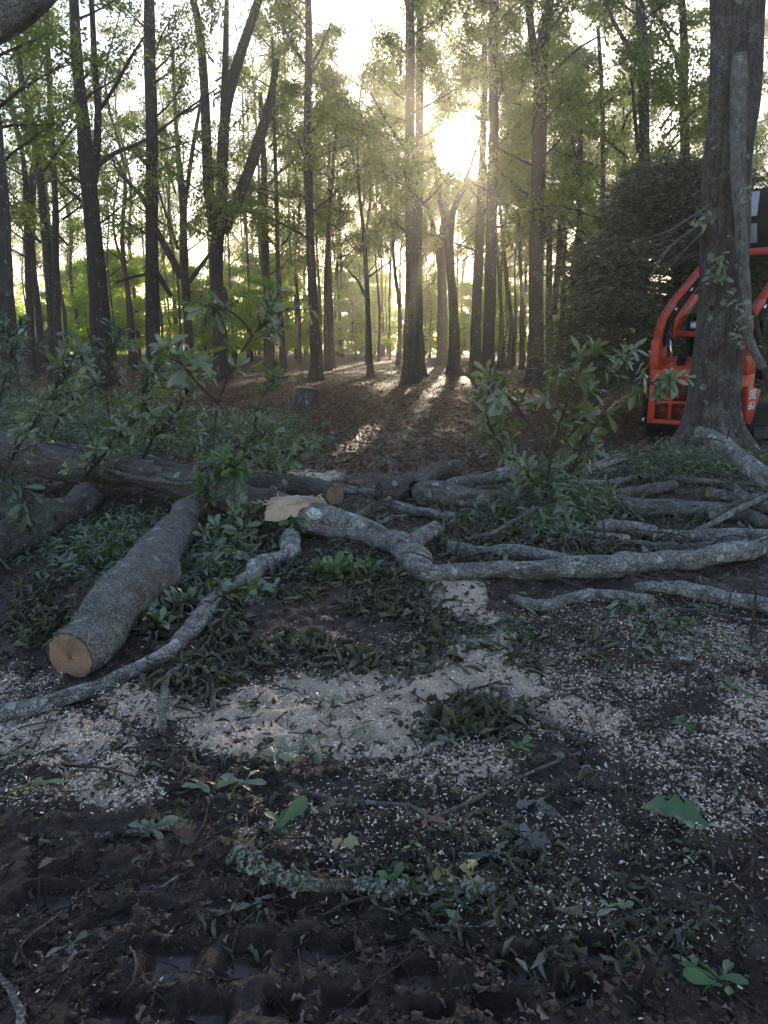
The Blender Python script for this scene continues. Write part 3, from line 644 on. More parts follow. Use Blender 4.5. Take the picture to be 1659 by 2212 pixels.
for q, (x, y) in enumerate(spots):
    t = thing('forest_tree', BGL, 'tree', (x, y, ghs(x, y)), BG, rngf.rand() * 6.28)
    s = rngf.uniform(.75, 1.1); w = rngf.uniform(.55, 1.25)
    th_ = min(1.55, max(1.0, y / 46)); o = add('trunk', TM[q % 4], t); o.scale = (w, w, s * th_)
    if q % 6 != 4 and not (x / y < -.17 and q % 3 == 1):
        lm, bm = TALL[(q * 5 + 1) % 6] if not (x / y < -.17 or .085 < x / y < .115 or q % 3 != 0) else THIN[q % 4]
        t.rotation_euler = (0, 0, 0); zs = s * th_ * rngf.uniform(.85, 1.05)
        for nm, me in (('crown', lm), ('branches', bm)):
            if nm == 'crown': me = gapped(me, t.location, q * 1.3, (s * 1.1, s * 1.1, zs))
            o = add(nm, me, t, kind='stuff'); o.scale = (s * 1.1, s * 1.1, zs); o.rotation_euler = (0, 0, q * 1.3)
SG = 'thin bare saplings along the far edge of the wood'
for q in range(64):
    y = rngf.uniform(66, 90); x = (rngf.rand() - .5) * 1.15 * y
    t = thing('sapling', 'thin bare sapling at the far edge of the wood', 'sapling', (x, y, ghs(x, y)), SG, rngf.rand() * 6.28)
    w = rngf.uniform(.28, .55); o = add('trunk', TM[q % 4], t); o.scale = (w, w, rngf.uniform(.35, .6))
UG = 'low leafy understory trees along the far side of the wood'; UL = 'low leafy yellow-green tree with backlit foliage, far side of the wood'
US = []
for x in np.arange(-78, 79, 3.4):
    US.append((x + rngf.uniform(-2, 2), rngf.uniform(72, 104)))
for x in np.arange(-48, 52, 6.0):
    US.append((x + rngf.uniform(-3, 3), rngf.uniform(58, 74)))
for q, (x, y) in enumerate(US):
    t = thing('understory_tree', UL, 'tree', (x, y, ghs(x, y)), UG, rngf.rand() * 6.28)
    s = rngf.uniform(.75, 1.15) * (1.0 if y > 75 else .8)
    o = add('trunk', TM[q % 4], t); o.scale = (.7, .7, .5 * s)
    lm, bm = LOWT[q % 3]
    for nm, me in (('crown', lm), ('branches', bm)):
        o = add(nm, me, t, kind='stuff'); o.scale = (s * 1.15, s * 1.15, s); o.rotation_euler = (0, 0, q * 2.1)
# far-off wood as one mass
rng = np.random.RandomState(12); n = 34000
fx = rng.uniform(-150, 150, n); fy = 92 + 26 * rng.rand(n) ** 1.3; hz = 7.0 + 5.0 * fbm(fx * .07, fy * .07, 3, 66) ; fz = rng.rand(n) ** .95 * np.where(fy < 104, 4.5, 1) * np.where(fy < 104, 1, hz)
fme = scatter('far_wood', np.stack([fx, fy, fz], -1), rdirs(rng, n), rdirs(rng, n, .3), rng.uniform(.4, .95, n), QUAD, M['under'], seed=2)
add('far_wood', fme, kind='stuff', label='far-off wood of pale green trees closing the view')

# ------------------------------------------------------------------ dark evergreen on the right
def evergreen():
    c = Vector((D(1440, 800, 17.5).x, 17.5, 0)); c.z = ghs(c.x, c.y)
    t = thing('evergreen_tree', 'broad dark rounded evergreen behind the red machine', 'tree', c)
    a = Acc(); a.addt(tube([(0, 0, -.1), (.1, 0, 2), (0, .1, 4.6)], [.22, .16, .03], 14, 10, .1, 1.6, 4, (.6, .5, 3))); add('trunk', a.mesh('trunk', M['trunk']), t)
    rng = np.random.RandomState(8); P = []; A = []; N_ = []; br = Acc()
    nb = 1250
    for i in range(nb):
        z = .25 + 5.0 * rng.rand() ** .9; az = rng.rand() * 6.283
        prof = 2.85 * max(.02, 1 - ((z - 1.2) / 4.4) ** 1.7) ** .72 if z > 1.2 else 2.85 * (.86 + .14 * z / 1.2)
        L_ = prof * rng.uniform(.80, 1.05) * (1 + .08 * math.sin(az * 3 + z) + .42 * (float(vn(az * 2.2 + 3, z * 1.6, 14)) - .5)) * (1.16 if i % 9 == 0 else 1) * (1.15 if i % 23 == 0 else 1)
        d = np.array([math.cos(az), math.sin(az), 0]); start = np.array([0, 0, min(z + .2, 4.6)])
        end = d * L_ + np.array([0, 0, z + .15 * L_ - .2 + rng.uniform(-.2, .3)])
        if i % 4 == 0: br.addt(tube([start, (start + end) / 2 + np.array([0, 0, .15]), end], [.03, .020, .007], 6, 4, seed=i))
        m = 92; tt = rng.uniform(.60, 1.0, m) * (.78 if i % 3 == 0 else 1); q = start + (end - start) * tt[:, None]
        side = np.array([-d[1], d[0], 0]); q = q + side * (rng.normal(size=m) * .20)[:, None] + rng.normal(size=(m, 3)) * .08
        P.append(q); A.append(d * .7 + side * rng.normal(size=(m, 1)) * .5 + np.array([0, 0, -.15]) + rng.normal(size=(m, 3)) * .25)
    P = np.vstack(P); A = np.vstack(A)
    add('crown', scatter('evergreen_crown', P, A, rdirs(rng, len(P), .8), rng.uniform(.07, .17, len(P)), QUAD, M['cedar'], wid=.32, seed=3), t)
    add('branches', br.mesh('evergreen_branches', M['paletwig']), t)
evergreen()

# ------------------------------------------------------------------ the big oak on the right
OY = 11.4
def bigoak():
    t = tree('massive grooved oak with lichen spots and flared foot in front of the red machine', [[(1602, -60, 47), (1598, 60, 47), (1590, 200, 49), (1571, 364, 50), (1563, 599, 50), (1552, 745, 49), (1542, 862, 53), (1538, 921, 62), (1535, 975, 84)],],
         OY, mat=M['oak'], crown=None, top=11, k=72, flare=(.85, .42, 5), amp=.07, name='oak_tree')
    b = t.location
    # second stem fused to the trunk's left at the top
    a = Acc(); a.addt(tube([D(1556, -60, OY - .12), D(1560, 120, OY - .12), D(1556, 300, OY - .08), D(1566, 470, OY)], [.14, .15, .16, .12], 30, 24, .07, 1.6, 9)); add('stem', a.mesh('stem', M['oak'], b), t)
    lb = Acc(); lb.addt(tube([D(1596, 120, OY - .25), D(1594, 250, OY - .36), D(1594, 360, OY - .44), D(1598, 450, OY - .5), D(1604, 560, OY - .58), D(1612, 640, OY - .6), D(1618, 730, OY - .62), D(1648, 795, OY - .65)], [.10, .10, .095, .085, .075, .07, .062, .058], 44, 14, .1, 1.6, 12, None, .12))
    h = thing('broken_limb', 'long broken grey limb hanging down against the right side of the big oak', 'branch', D(1618, 730, OY - .6))
    add('limb', lb.mesh('limb', M['lichen'], h.location), h)
    l2 = Acc(); l2.addt(tube([D(1614, 655, OY - .55), D(1632, 690, OY - .5), D(1645, 760, OY - .5), D(1658, 850, OY - .5)], [.022, .03, .03, .022], 16, 8, .1, 1.6, 13)); add('twig', l2.mesh('twig', M['twig'], h.location), h)
    # bare drooping twigs off the left side
    for q, (pts, lab) in enumerate([([(1530, 445, 3), (1500, 465, 2.5), (1440, 500, 2), (1380, 520, 1)], 'topmost'), ([(1528, 478, 3), (1490, 500, 2.5), (1440, 540, 2), (1410, 590, 1)], 'middle'), ([(1520, 500, 3), (1480, 540, 2), (1435, 590, 1.2)], 'lowest')]):
        P = [D(a_[0], a_[1], OY - .1 + .12 * i_ * (1 if q != 1 else -1)) for i_, a_ in enumerate(pts)]
        a = Acc(); a.addt(tube(P, [v[2] * 11.4 / F for v in pts], 14, 6, .1, 1.6, q))
        for s_ in range(3):
            p0 = P[1] + (P[2] - P[1]) * (s_ * .3 + .1); a.addt(tube([p0, p0 + Vector((-.22, .05, -.16 - .05 * s_)), p0 + Vector((-.5, .1, -.25))], [.008, .006, .002], 6, 4))
        add('bare_branch', a.mesh('bare_branch', M['paletwig'], b), t, label=lab + ' bare drooping branch on the left side')
    # leafy sprouts on the bark
    for q, (px, py, n_, ln) in enumerate([(1560, 565, 14, .12), (1548, 600, 12, .14), (1512, 470, 14, .12), (1545, 590, 8, .11), (1598, 705, 9, .12), (1595, 650, 8, .12), (1588, 735, 9, .11), (1618, 760, 5, .1), (1600, 420, 6, .1)]):
        p = D(px, py, OY - .42 - (.25 if px > 1570 else 0)); s_ = add('sprout', None, t); s_.location = p - b
        s_.name = 'sprout'
        o0 = p
        st = Acc(); st.addt(tube([p + Vector((0, .1, .05)), p, p + Vector((.0, -.06, -.02))], [.008, .006, .004], 5, 5)); add('stem', st.mesh('stem', M['twig'], p), s_)
        for r_ in range(n_):
            d = Vector((rnd.uniform(-1, 1), -.5, rnd.uniform(-1, .7)))
            place_leaf('green', s_, p + Vector((rnd.uniform(-.1, .1), -.05, rnd.uniform(-.1, .1))), d, Vector((0, -1, .6)) + Vector([rnd.uniform(-.4, .4)] * 3), ln * rnd.uniform(.6, 1.2), p, 1.1)
bigoak()

# ------------------------------------------------------------------ the red tracked loader behind the oak
def loader():
    o0 = D(1397, 900, 12.9); o0.z = ghs(5, 13) - .02
    t = thing('track_loader', 'orange-red compact track loader with raised arms, half hidden by the big oak', 'loader', o0, rz=R(-42))
    W_ = 1.5
    b = MB(); b.prism([(.0, .28), (.02, 1.13), (.08, 1.18), (.66, 1.36), (.66, .28)], 0, .02, W_ - .06); b.build('body', M['red'], t, .02)
    rd = MB(); rd.box((W_ / 2 - .02, -.03, 1.065), (W_ - .10, .06, .17)); rd.box((.09, -.03, .64), (.12, .06, .68)); rd.box((W_ - .13, -.03, .64), (.12, .06, .68)); rd.box((W_ / 2 - .02, -.03, .31), (W_ - .10, .06, .09))
    for x in (.395, .755, 1.085): rd.box((x, -.032, .64), (.06, .05, .60))
    rd.box((W_ / 2, -.031, .635), (W_ - .3, .045, .055))
    rear = rd.build('rear_door', M['red'], t, .014)
    for (x0, x1) in ((.15, .365), (.425, .725), (.785, 1.055), (1.115, 1.31)):
        for (z0, z1) in ((.355, .605), (.665, .975)):
            g = MB(); g.box(((x0 + x1) / 2, -.008, (z0 + z1) / 2), (x1 - x0 + .02, .012, z1 - z0 + .02)); gr = g.build('grille', M['grille'], rear)
            nsl = int((z1 - z0) / .034); s_ = MB()
            for k in range(nsl): s_.box(((x0 + x1) / 2, -.026, z0 + (k + .5) * (z1 - z0) / nsl), (x1 - x0 + .01, .014, .007))
            s_.build('louvres', M['darkred'], rear)['kind'] = 'stuff'
    ub = MB(); ub.box((W_ / 2, .8, .14), (W_ - .2, 1.5, .26)); ub.build('underbody', M['dark'], t)
    bp = MB(); bp.box((W_ / 2, -.05, .262), (W_ + .16, .16, .05)); bp.build('bumper', M['black'], t, .01)
    for x0 in (.0, W_ - .22):
        prof = [(.12, .02), (.0, .12), (-.02, .30), (.05, .50), (.35, .60), (1.55, .60), (1.85, .48), (1.9, .25), (1.78, .05), (1.6, 0)]
        tr = MB(); tr.prism(prof, 0, x0, x0 + .22); tk = tr.build('track', M['black'], t, .02)
        lg = MB()
        for k in range(16): lg.box((x0 + .11, .15 + k * .1, .0 + .012), (.23, .04, .03))
        for k in range(5): lg.box((x0 + .11, -.02, .10 + k * .09), (.23, .05, .035))
        lg.build('lugs', M['black'], tk)
    sp_ = MB(); sp_.box((-.055, .06, .62), (.06, .12, .70)); sp_.build('side_strip', M['black'], t, .01)
    rf = MB(); rf.box((-.055, -.004, .335), (.035, .008, .05)); rf.build('reflector', M['white'], t)
    # towers
    for x0, nm in ((-.02, 'tower'), (W_ - .12, 'tower')):
        tw = MB(); tw.prism([(.02, 1.10), (.0, 1.30), (.0, 1.62), (.30, 1.60), (.42, 1.12)], 0, x0, x0 + .14); tw.build('tower', M['red'], t, .015)
        pn = MB(); pn.tube([(x0 - .02, .12, 1.52), (x0 + .16, .12, 1.52)], [.035, .035], 2, 12); pn.build('pivot_pin', M['darkred'], t)
    # arms, side profile in (y, z)
    outer = [(.06, 1.50), (.07, 1.74), (.20, 1.98), (.55, 2.24), (1.4, 2.72), (2.3, 3.15), (3.1, 3.30), (3.3, 2.9)]
    inner = [(3.1, 2.8), (2.95, 3.00), (2.3, 2.9), (1.5, 2.42), (.80, 2.02), (.46, 1.80), (.32, 1.50)]
    for x0 in (0.0, W_ - .12):
        a = MB(); a.prism(outer + inner, 0, x0, x0 + .05); arm = a.build('arm', M['red'], t, .006)
        fl = MB()
        for (p, q) in zip(outer[:-1], outer[1:]): fl.prism([p, q, (q[0] + .02, q[1] - .03), (p[0] + .03, p[1] - .02)], 0, x0 - .01, x0 + .13)
        fl.build('arm_flange', M['red'], arm)
        hs = MB(); hs.tube([(x0 + .09, .16, 1.52), (x0 + .08, .20, 1.78), (x0 + .08, .36, 1.96), (x0 + .08, .66, 2.16), (x0 + .08, 1.5, 2.62)], [.07, .085, .085, .08, .07], 24, 10); hs.build('hose_bundle', M['black'], arm, smooth=True)
        cl = MB(); cl.box((x0 + .12, .52, 2.12), (.07, .09, .04), Matrix.Rotation(R(35), 3, 'X')); cl.box((x0 + .12, 1.15, 2.47), (.05, .14, .03), Matrix.Rotation(R(32), 3, 'X')); cl.build('clamp', M['chrome'], arm)
        cy = MB(); cy.tube([(x0 + .22, .50, 1.05), (x0 + .20, .42, 1.18)], [.05, .05], 3, 10); cyl = cy.build('lift_cylinder', M['black'], t)
        ro = MB(); ro.tube([(x0 + .20, .42, 1.16), (x0 + .17, .30, 1.62)], [.022, .022], 3, 12); ro.build('piston_rod', M['chrome'], cyl, smooth=True)
    gp = MB(); gp.prism([(.44, 1.66), (.46, 1.98), (1.1, 2.38), (1.5, 2.40), (.8, 1.95), (.60, 1.66)], 0, .14, .18); gp.prism([(.44, 1.66), (.46, 1.98), (1.1, 2.38), (1.5, 2.40), (.8, 1.95), (.60, 1.66)], 0, W_ - .18, W_ - .14); gp.build('gusset', M['red'], t)
    cb = MB(); cb.tube([(.14, .50, 1.72), (W_ - .14, .50, 1.72)], [.05, .05], 2, 14); cb.build('cross_tube', M['red'], t, smooth=True)
    # cab
    cf = MB()
    for x in (.32, W_ - .32):
        cf.bar((x, .72, 1.1), (x, .72, 2.0), .08); cf.bar((x, 1.6, 1.0), (x, 1.55, 2.0), .08); cf.bar((x, .72, 1.98), (x, 1.58, 1.98), .08)
    cf.box((W_ / 2, 1.15, 2.02), (W_ - .56, .95, .06)); cf.build('cab_frame', M['black'], t, .01)
    gl = MB(); gl.box((W_ / 2, .74, 1.5), (W_ - .70, .015, .85)); gl.build('rear_window', M['glass'], t)
    st = MB(); st.box((W_ / 2, 1.1, 1.35), (.5, .15, .6)); st.box((W_ / 2, 1.25, 1.05), (.5, .4, .15)); st.build('seat', M['dark'], t, .03)
    lt = MB(); lt.box((.50, .56, 1.86), (.20, .12, .12)); wl = lt.build('work_light', M['blueplastic'], t, .015)
    ls = MB(); ls.box((.50, .494, 1.85), (.16, .012, .07)); ls.build('lens', M['white'], wl)
    ex = MB(); ex.tube([(.40, .26, 1.2), (.40, .26, 1.30), (.45, .23, 1.37)], [.075, .07, .06], 6, 12); ex.build('exhaust', M['black'], t, smooth=True)
    # side panel with its lettering, on the right
    sp2 = MB(); sp2.prism([(.08, .36), (.02, .48), (.0, .94), (.62, .86), (.50, .62), (.30, .34)], 0, W_ - .02, W_ + .06); pan = sp2.build('side_panel', M['darkred'], t, .01)
    for (txt, yy, zz, sz) in (('SVL', .06, .74, .20), ('65-2', .06, .58, .16)):
        cu = bpy.data.curves.new('txt', 'FONT'); cu.body = txt; cu.size = sz; cu.extrude = .002; cu.shear = .25; cu.offset = .004
        tmp = bpy.data.objects.new('lettering', cu); COL.objects.link(tmp)
        dg = bpy.context.evaluated_depsgraph_get(); me = bpy.data.meshes.new_from_object(tmp.evaluated_get(dg)); bpy.data.objects.remove(tmp)
        me.materials.clear(); me.materials.append(M['white'])
        l = add('lettering', me, pan); l.rotation_euler = (R(90), 0, R(90)); l.location = (W_ + .063, yy, zz)
    # raised bucket with pale worn edges
    bk = MB(); bk.prism([(3.0, 3.25), (2.75, 3.9), (2.80, 4.25), (2.86, 4.25), (2.84, 3.92), (3.1, 3.32), (3.9, 3.5), (3.9, 3.44)], 0, -.1, W_ + .1)
    for x in (-.1, W_ + .06): bk.prism([(3.0, 3.25), (2.75, 3.9), (2.80, 4.25), (3.9, 3.5)], 0, x, x + .04)
    buc = bk.build('bucket', M['dark'], t, .01)
    for x in (.05, .5, .95, 1.4):
        for ed in (MB().box((x, 2.70, 3.98), (.18, .03, .42), Matrix.Rotation(R(-4), 3, 'X')), MB().box((x, 2.84, 3.50), (.14, .03, .34), Matrix.Rotation(R(22), 3, 'X'))): ed.build('steel_rib', M['steel'], buc, .005)
    ct = MB(); ct.box((W_ / 2, 2.3, 3.12), (W_ - .1, .16, .12)); ct.build('arm_crossmember', M['darkred'], t, .01)
loader()

# ------------------------------------------------------------------ shed, stumps, posts
def shed():
    c = D(58, 765, 58); c.z = ghs(c.x, c.y)
    t = thing('shed', 'small weathered shed with a pale tin roof at the far left', 'shed', c)
    w = MB(); w.box((0, 0, .95), (3.0, 2.4, 1.9)); w.build('wall', M['shed'], t)
    bd = MB()
    for k in range(12): MB().box((-1.4 + k * .255, -1.22, .95), (.22, .03, 1.86)).build('plank', M['shed'], t)
    MB().box((0, -1.26, .75), (1.6, .03, 1.1)).build('door', M['dark'], t)
    for z in (.35, .62, .9): MB().box((0, -1.29, z), (1.6, .03, .06)).build('rail', M['tin'], t)
    r = MB(); r.prism([(-1.6, 1.85), (0.2, 2.55), (1.5, 2.2), (1.5, 2.15), (.2, 2.48), (-1.6, 1.79)], 0, -1.75, 1.75); rf = r.build('roof', M['tin'], t)
    c_ = MB()
    for k in range(14): c_.prism([(-1.6, 1.86), (.2, 2.56), (.2, 2.59), (-1.6, 1.89)], 0, -1.7 + k * .26, -1.66 + k * .26)
    c_.build('rib', M['tin'], rf)
shed()
def stump(px, py, w, h, Y, label, seed):
    b = D(px, py, Y); b.z = ghs(b.x, b.y) - .05
    t = thing('stump', label, 'stump', b)
    V, Q, bk, (P, T, N, B, r) = tube([(0, 0, 0), (.01, 0, h * .5), (.03, 0, h)], [w * .62, w * .52, w * .5], 16, 40, .12, 1.6, seed, (h * .9, .75, 5))
    top = V[-40:]; top[:, 2] += .10 * w * np.sin(np.linspace(0, 6.28, 40)); V[-40:] = top
    me = npmesh('bark', V, Q, M['oak'], True, {'bk': bk}); add('bark', me, t)
    add('cut_top', cutface(V, top, top.mean(0), (0, 0, 1), w * .5, M['palecut'], 'cut_top', (0, 0, 0), .05, seed), t)
stump(662, 862, .56, .50, 19.2, 'wide grey stump with a splintered pale top, beside the trunk at centre-left', 3)
stump(1235, 868, .33, .16, 21.5, 'low round stump with a pale cut top seen through the leafy spray', 5)
for (px, py, Y, h, lab) in [(1190, 778, 44, 1.15, 'squat grey fence post, left one of the two behind the leafy spray'), (1203, 779, 44.5, 1.2, 'squat grey fence post, right one of the two behind the leafy spray'), (866, 790, 52, 3.2, 'thin tall post standing left of the close pair of trunks')]:
    b = D(px, py, Y); b.z = ghs(b.x, b.y); t = thing('post', lab, 'post', b)
    a = Acc(); a.addt(tube([(0, 0, -.1), (.02, 0, h)], [.11 if h < 2 else .05, .10 if h < 2 else .04], 8, 10, .06)); add('shaft', a.mesh('shaft', M['log']), t)
    MB().box((.02, 0, h), (.16 if h < 2 else .07, .16 if h < 2 else .07, .02)).build('top', M['shed'], t)

# ------------------------------------------------------------------ felled logs and limbs
def logpt(px, py, rpx, lift=0.0):
    h = .1
    for _ in range(6):
        p = G(px, py, h); r = rpx * fdist(p) / F
        h = ghs(p.x, p.y) + r * .80 + lift + (.012 if r < .02 else 0)
    p = G(px, py, h); return p, rpx * fdist(p) / F
def log(name, label, pts, mat, cat='log', k=24, amp=.14, cuts=(), cutmat='cut', stubs=(), lift=None, n=None, group=None, leafy=None, lump=.30, rough=.01):
    """pts: (px, py, rpx[, lift]); cuts: which ends show a sawn face (0 first, 1 last)"""
    sd = abs(hash_(label)) % 997
    PP = [logpt(*q) for q in pts]; P = [a for a, _ in PP]; RR = [b for _, b in PP]
    base = Vector((P[len(P) // 2].x, P[len(P) // 2].y, ghs(P[len(P) // 2].x, P[len(P) // 2].y)))
    t = thing(name, label, cat, base, group)
    length = sum((P[i + 1] - P[i]).length for i in range(len(P) - 1))
    n = n or int(min(160, max(10, length / max(np.mean(RR), .008) * 2.2)))
    V, Q, bk, (cP, T, N, B, r) = tube(P, RR, n, k, amp, 1.7, sd, None, lump, .9)
    fs = [Q]
    for e in (0, 1):
        if e not in cuts: fs.append((np.arange(k)[::-1] if e == 0 else np.arange(k) + len(V) - k)[None, :])
    me = npmesh('bark', V - np.array(base), fs, M[mat], True, {'bk': bk}); add('bark', me, t)
    for e in cuts:
        ring = V[:k] if e == 0 else V[-k:]
        nr = -T[0] if e == 0 else T[-1]
        add('cut_face', cutface(V, ring, ring.mean(0), nr, (r[0] if e == 0 else r[-1]), M[cutmat], 'cut_face', base, rough, sd), t)
    rg = random.Random(sd)
    if .022 < np.mean(RR) and length > .5 and 'thick lichen' not in label:
        for q in range(max(1, int(length * 1.0))):
            i_ = rg.randrange(3, len(cP) - 3); a_ = rg.uniform(.1, 3.0); dv = N[i_] * math.cos(a_) + B[i_] * math.sin(a_)
            if dv[2] < -.1: dv = -dv
            dv = dv + T[i_] * rg.uniform(-.5, .9); rr_ = r[i_] * rg.uniform(.14, .34); L_ = min(.11, r[i_] * rg.uniform(1.2, 2.4))
            p0 = cP[i_] + dv * r[i_] * .5
            Vs, Qs, bs, (c2, T2, N2, B2, r2) = tube([p0, p0 + dv * L_ * .35, p0 + dv * L_ * .8 + np.array([0, 0, .01])], [rr_ * 1.9, rr_ * 1.2, rr_ * .9], 8, 9, .2, 1.7, sd + q)
            add('stub', npmesh('stub', Vs - np.array(base), [Qs, (np.arange(9) + len(Vs) - 9)[None, :]], M[mat], True, {'bk': bs}), t)
    if .02 < np.mean(RR) < .2 and length > .6 and 'thick lichen' not in label:
        for q in range(rg.randint(1, 3)):
            i_ = rg.randrange(2, len(cP) - 2); hd = rg.uniform(0, 6.28); L_ = rg.uniform(.25, .6); d_ = np.array([math.cos(hd), math.sin(hd) * .6, rg.uniform(.1, .55)])
            p0 = cP[i_] + np.array([0, 0, r[i_] * .6]); p1 = p0 + d_ * L_ * .5 + np.array([0, 0, .03]); p2 = p0 + d_ * L_ + np.array([rg.uniform(-.08, .08), 0, -.06])
            ac = Acc(); ac.addt(tube([p0, p1, p2], [.008, .005, .0025], 12, 5, .1, 1.6, q, None, .2, 2.0)); ac.addt(tube([p1, p1 + np.array([rg.uniform(-.12, .12), rg.uniform(-.1, .1), rg.uniform(0, .12)])], [.004, .002], 5, 4, wig=1.0))
            add('twig', ac.mesh('twig', M['twig'], base), t)
    for (spts, cutend) in stubs:
        S = [logpt(*q) for q in spts]; Ps = [a for a, _ in S]; Rs = [b for _, b in S]
        V, Q, bk, (cP, T, N, B, r) = tube(Ps, Rs, max(8, len(Ps) * 5), 16, .08, 1.7, sd + 3, None, .08)
        fs = [Q] + ([] if cutend else [(np.arange(16) + len(V) - 16)[None, :]])
        st = add('limb', npmesh('limb', V - np.array(base), fs, M[mat], True, {'bk': bk}), t)
        if cutend: add('cut_face', cutface(V, V[-16:], V[-16:].mean(0), T[-1], r[-1], M[cutmat], 'cut_face', base, .004, sd), st)
    return t
def hash_(s):
    h = 7
    for c in s: h = (h * 31 + ord(c)) & 0xffffff
    return h
log('log', 'thick lichen-coated log with a broad orange-brown sawn face, lying towards the camera', [(152, 1418, 56), (205, 1355, 57), (262, 1290, 57), (318, 1230, 56), (370, 1180, 50), (402, 1135, 36), (412, 1105, 29)], 'lichen', k=48, amp=.10, cuts=(0,), n=90, lump=.10)
log('branch', 'long grey curving limb crossing in front of the thick lichen-coated log', [(-90, 1570, 20), (0, 1545, 19), (120, 1517, 18), (240, 1472, 19), (330, 1428, 18), (378, 1395, 17), (425, 1350, 19), (470, 1300, 18), (520, 1262, 19), (562, 1222, 20), (610, 1205, 19), (632, 1190, 20), (628, 1160, 20, .02)], 'smooth', 'branch', amp=.12, n=120)
log('fallen_trunk', 'long fallen trunk lying across the left half, shaded below, with a torn pale end', [(20, 985, 34, .18), (120, 1005, 34, .14), (220, 1020, 33, .12), (330, 1035, 33, .1), (430, 1055, 32, .1), (520, 1078, 31, .09), (600, 1098, 31, .10), (650, 1108, 27, .10)], 'oldlog', 'log', k=36, amp=.12)
log('fallen_trunk', 'bent fallen trunk running right from the torn notch into a long pale limb', [(590, 1096, 27, .12), (680, 1116, 34, .09), (760, 1142, 33), (850, 1170, 30), (890, 1205, 30), (930, 1235, 24), (1000, 1232, 19), (1080, 1228, 20), (1180, 1232, 22), (1290, 1226, 24), (1400, 1222, 24), (1500, 1212, 22), (1600, 1192, 20), (1720, 1170, 19)], 'smooth', 'log', k=36, amp=.12,
    n=190, stubs=[([(870, 1185, 20, .04), (905, 1162, 18, .06), (942, 1140, 16, .08)], True)], rough=.04)
log('fallen_trunk', 'thick grey trunk lying behind the torn pale end', [(440, 1035, 28, .04), (560, 1045, 28, .03), (640, 1055, 28), (724, 1068, 25)], 'oldlog', 'log', k=30, cuts=(1,))
log('branch', 'thin straight limb pointing at the forked stub pile', [(724, 1054, 9), (780, 1060, 9), (838, 1070, 8)], 'smooth', 'branch', k=12, cuts=(0,))
log('fallen_trunk', 'dark shaded trunk sloping up out of the left edge under the leaves', [(-90, 1230, 50), (0, 1165, 48), (90, 1115, 42), (190, 1075, 36)], 'oldlog', 'log', k=36)
log('fallen_trunk', 'upper trunk at the left edge with a reddish sawn end among leaves', [(-80, 950, 28, .25), (-20, 955, 28, .22), (52, 965, 27, .2)], 'oldlog', 'log', k=28, cuts=(1,), cutmat='cut')
log('log', 'grey trunk lying behind and above the long fallen trunk, under leaves', [(120, 975, 24, .22), (220, 990, 24, .2), (330, 1010, 22, .16), (420, 1030, 20, .12)], 'oldlog', 'log', k=26)
log('log', 'short forked log with sawn stubs at the centre of the pile', [(836, 1062, 27), (885, 1046, 27), (930, 1030, 24), (985, 1012, 22)], 'oldlog', 'log', k=28, cuts=(1,), n=34, cutmat='cut',
    stubs=[([(900, 1055, 17, .03), (925, 1035, 15, .06), (942, 1012, 13, .10)], True), ([(905, 1035, 8, .1), (912, 1018, 8, .12), (914, 1006, 8, .14)], True)])
log('log', 'mottled grey log between the forked centre log and the leafy spray', [(905, 1068, 24), (980, 1074, 24), (1060, 1082, 22), (1150, 1085, 20)], 'log', 'log', k=26)
log('branch', 'speckled curved limb arching up behind the mottled log', [(955, 1056, 11), (985, 1042, 13), (1040, 1034, 14), (1095, 1020, 14), (1148, 1004, 12)], 'smooth', 'branch', k=18)
log('branch', 'knobbly thin limb in front of the forked centre log', [(842, 1088, 10), (870, 1096, 11), (920, 1108, 10), (985, 1117, 11)], 'smooth', 'branch', k=16, amp=.2)
log('branch', 'short pale crooked stick left of the knobbly limb', [(800, 1136, 6), (825, 1130, 6), (845, 1118, 6), (878, 1116, 5)], 'lichen', 'branch', k=10)
log('log', 'short speckled log behind the leafy spray, upper of two stacked ends', [(1282, 1010, 9, .1), (1310, 1000, 10, .1), (1346, 988, 10, .1)], 'smooth', 'log', k=16, cuts=(1,), cutmat='cut')
log('log', 'short speckled log behind the leafy spray, lower of two stacked ends', [(1280, 1024, 9), (1310, 1018, 9), (1342, 1014, 9)], 'smooth', 'log', k=16, cuts=(1,))
log('log', 'heavy forked log with an upper prong, right of the leafy spray', [(1250, 1084, 17), (1300, 1092, 21), (1370, 1096, 22), (1450, 1100, 22), (1530, 1106, 21), (1600, 1112, 20), (1650, 1128, 16)], 'log', 'log', k=30, amp=.14,
    stubs=[([(1285, 1085, 16, .03), (1340, 1070, 15, .03), (1400, 1058, 13, .03), (1456, 1048, 11, .03)], True), ([(1560, 1108, 10, .06), (1600, 1088, 10, .1), (1640, 1070, 9, .14)], True)])
log('branch', 'stout limb crossing the right edge above the heavy forked log', [(1530, 1065, 13, .05), (1580, 1072, 13, .04), (1630, 1084, 13, .03), (1700, 1112, 13)], 'smooth', 'branch', k=18, cuts=(0,))
log('log', 'speckled grey log leaning up out of the pile towards the big oak', [(1512, 935, 17, .50), (1560, 965, 18, .42), (1610, 1005, 19, .30), (1660, 1045, 20, .18), (1730, 1100, 21, .02)], 'smooth', 'log', k=26, cuts=(0,), cutmat='cut', amp=.05)
log('log', 'pale split log with a fresh cut end facing right, right of the spray', [(1290, 1140, 14, .03), (1350, 1142, 17, .03), (1414, 1152, 15, .03)], 'smooth', 'log', k=20, cuts=(1,), cutmat='palecut')
log('branch', 'long straight pale limb running from the fresh cut end to the right edge', [(1395, 1148, 13), (1480, 1158, 15), (1570, 1162, 17), (1720, 1160, 19)], 'smooth', 'branch', k=22)
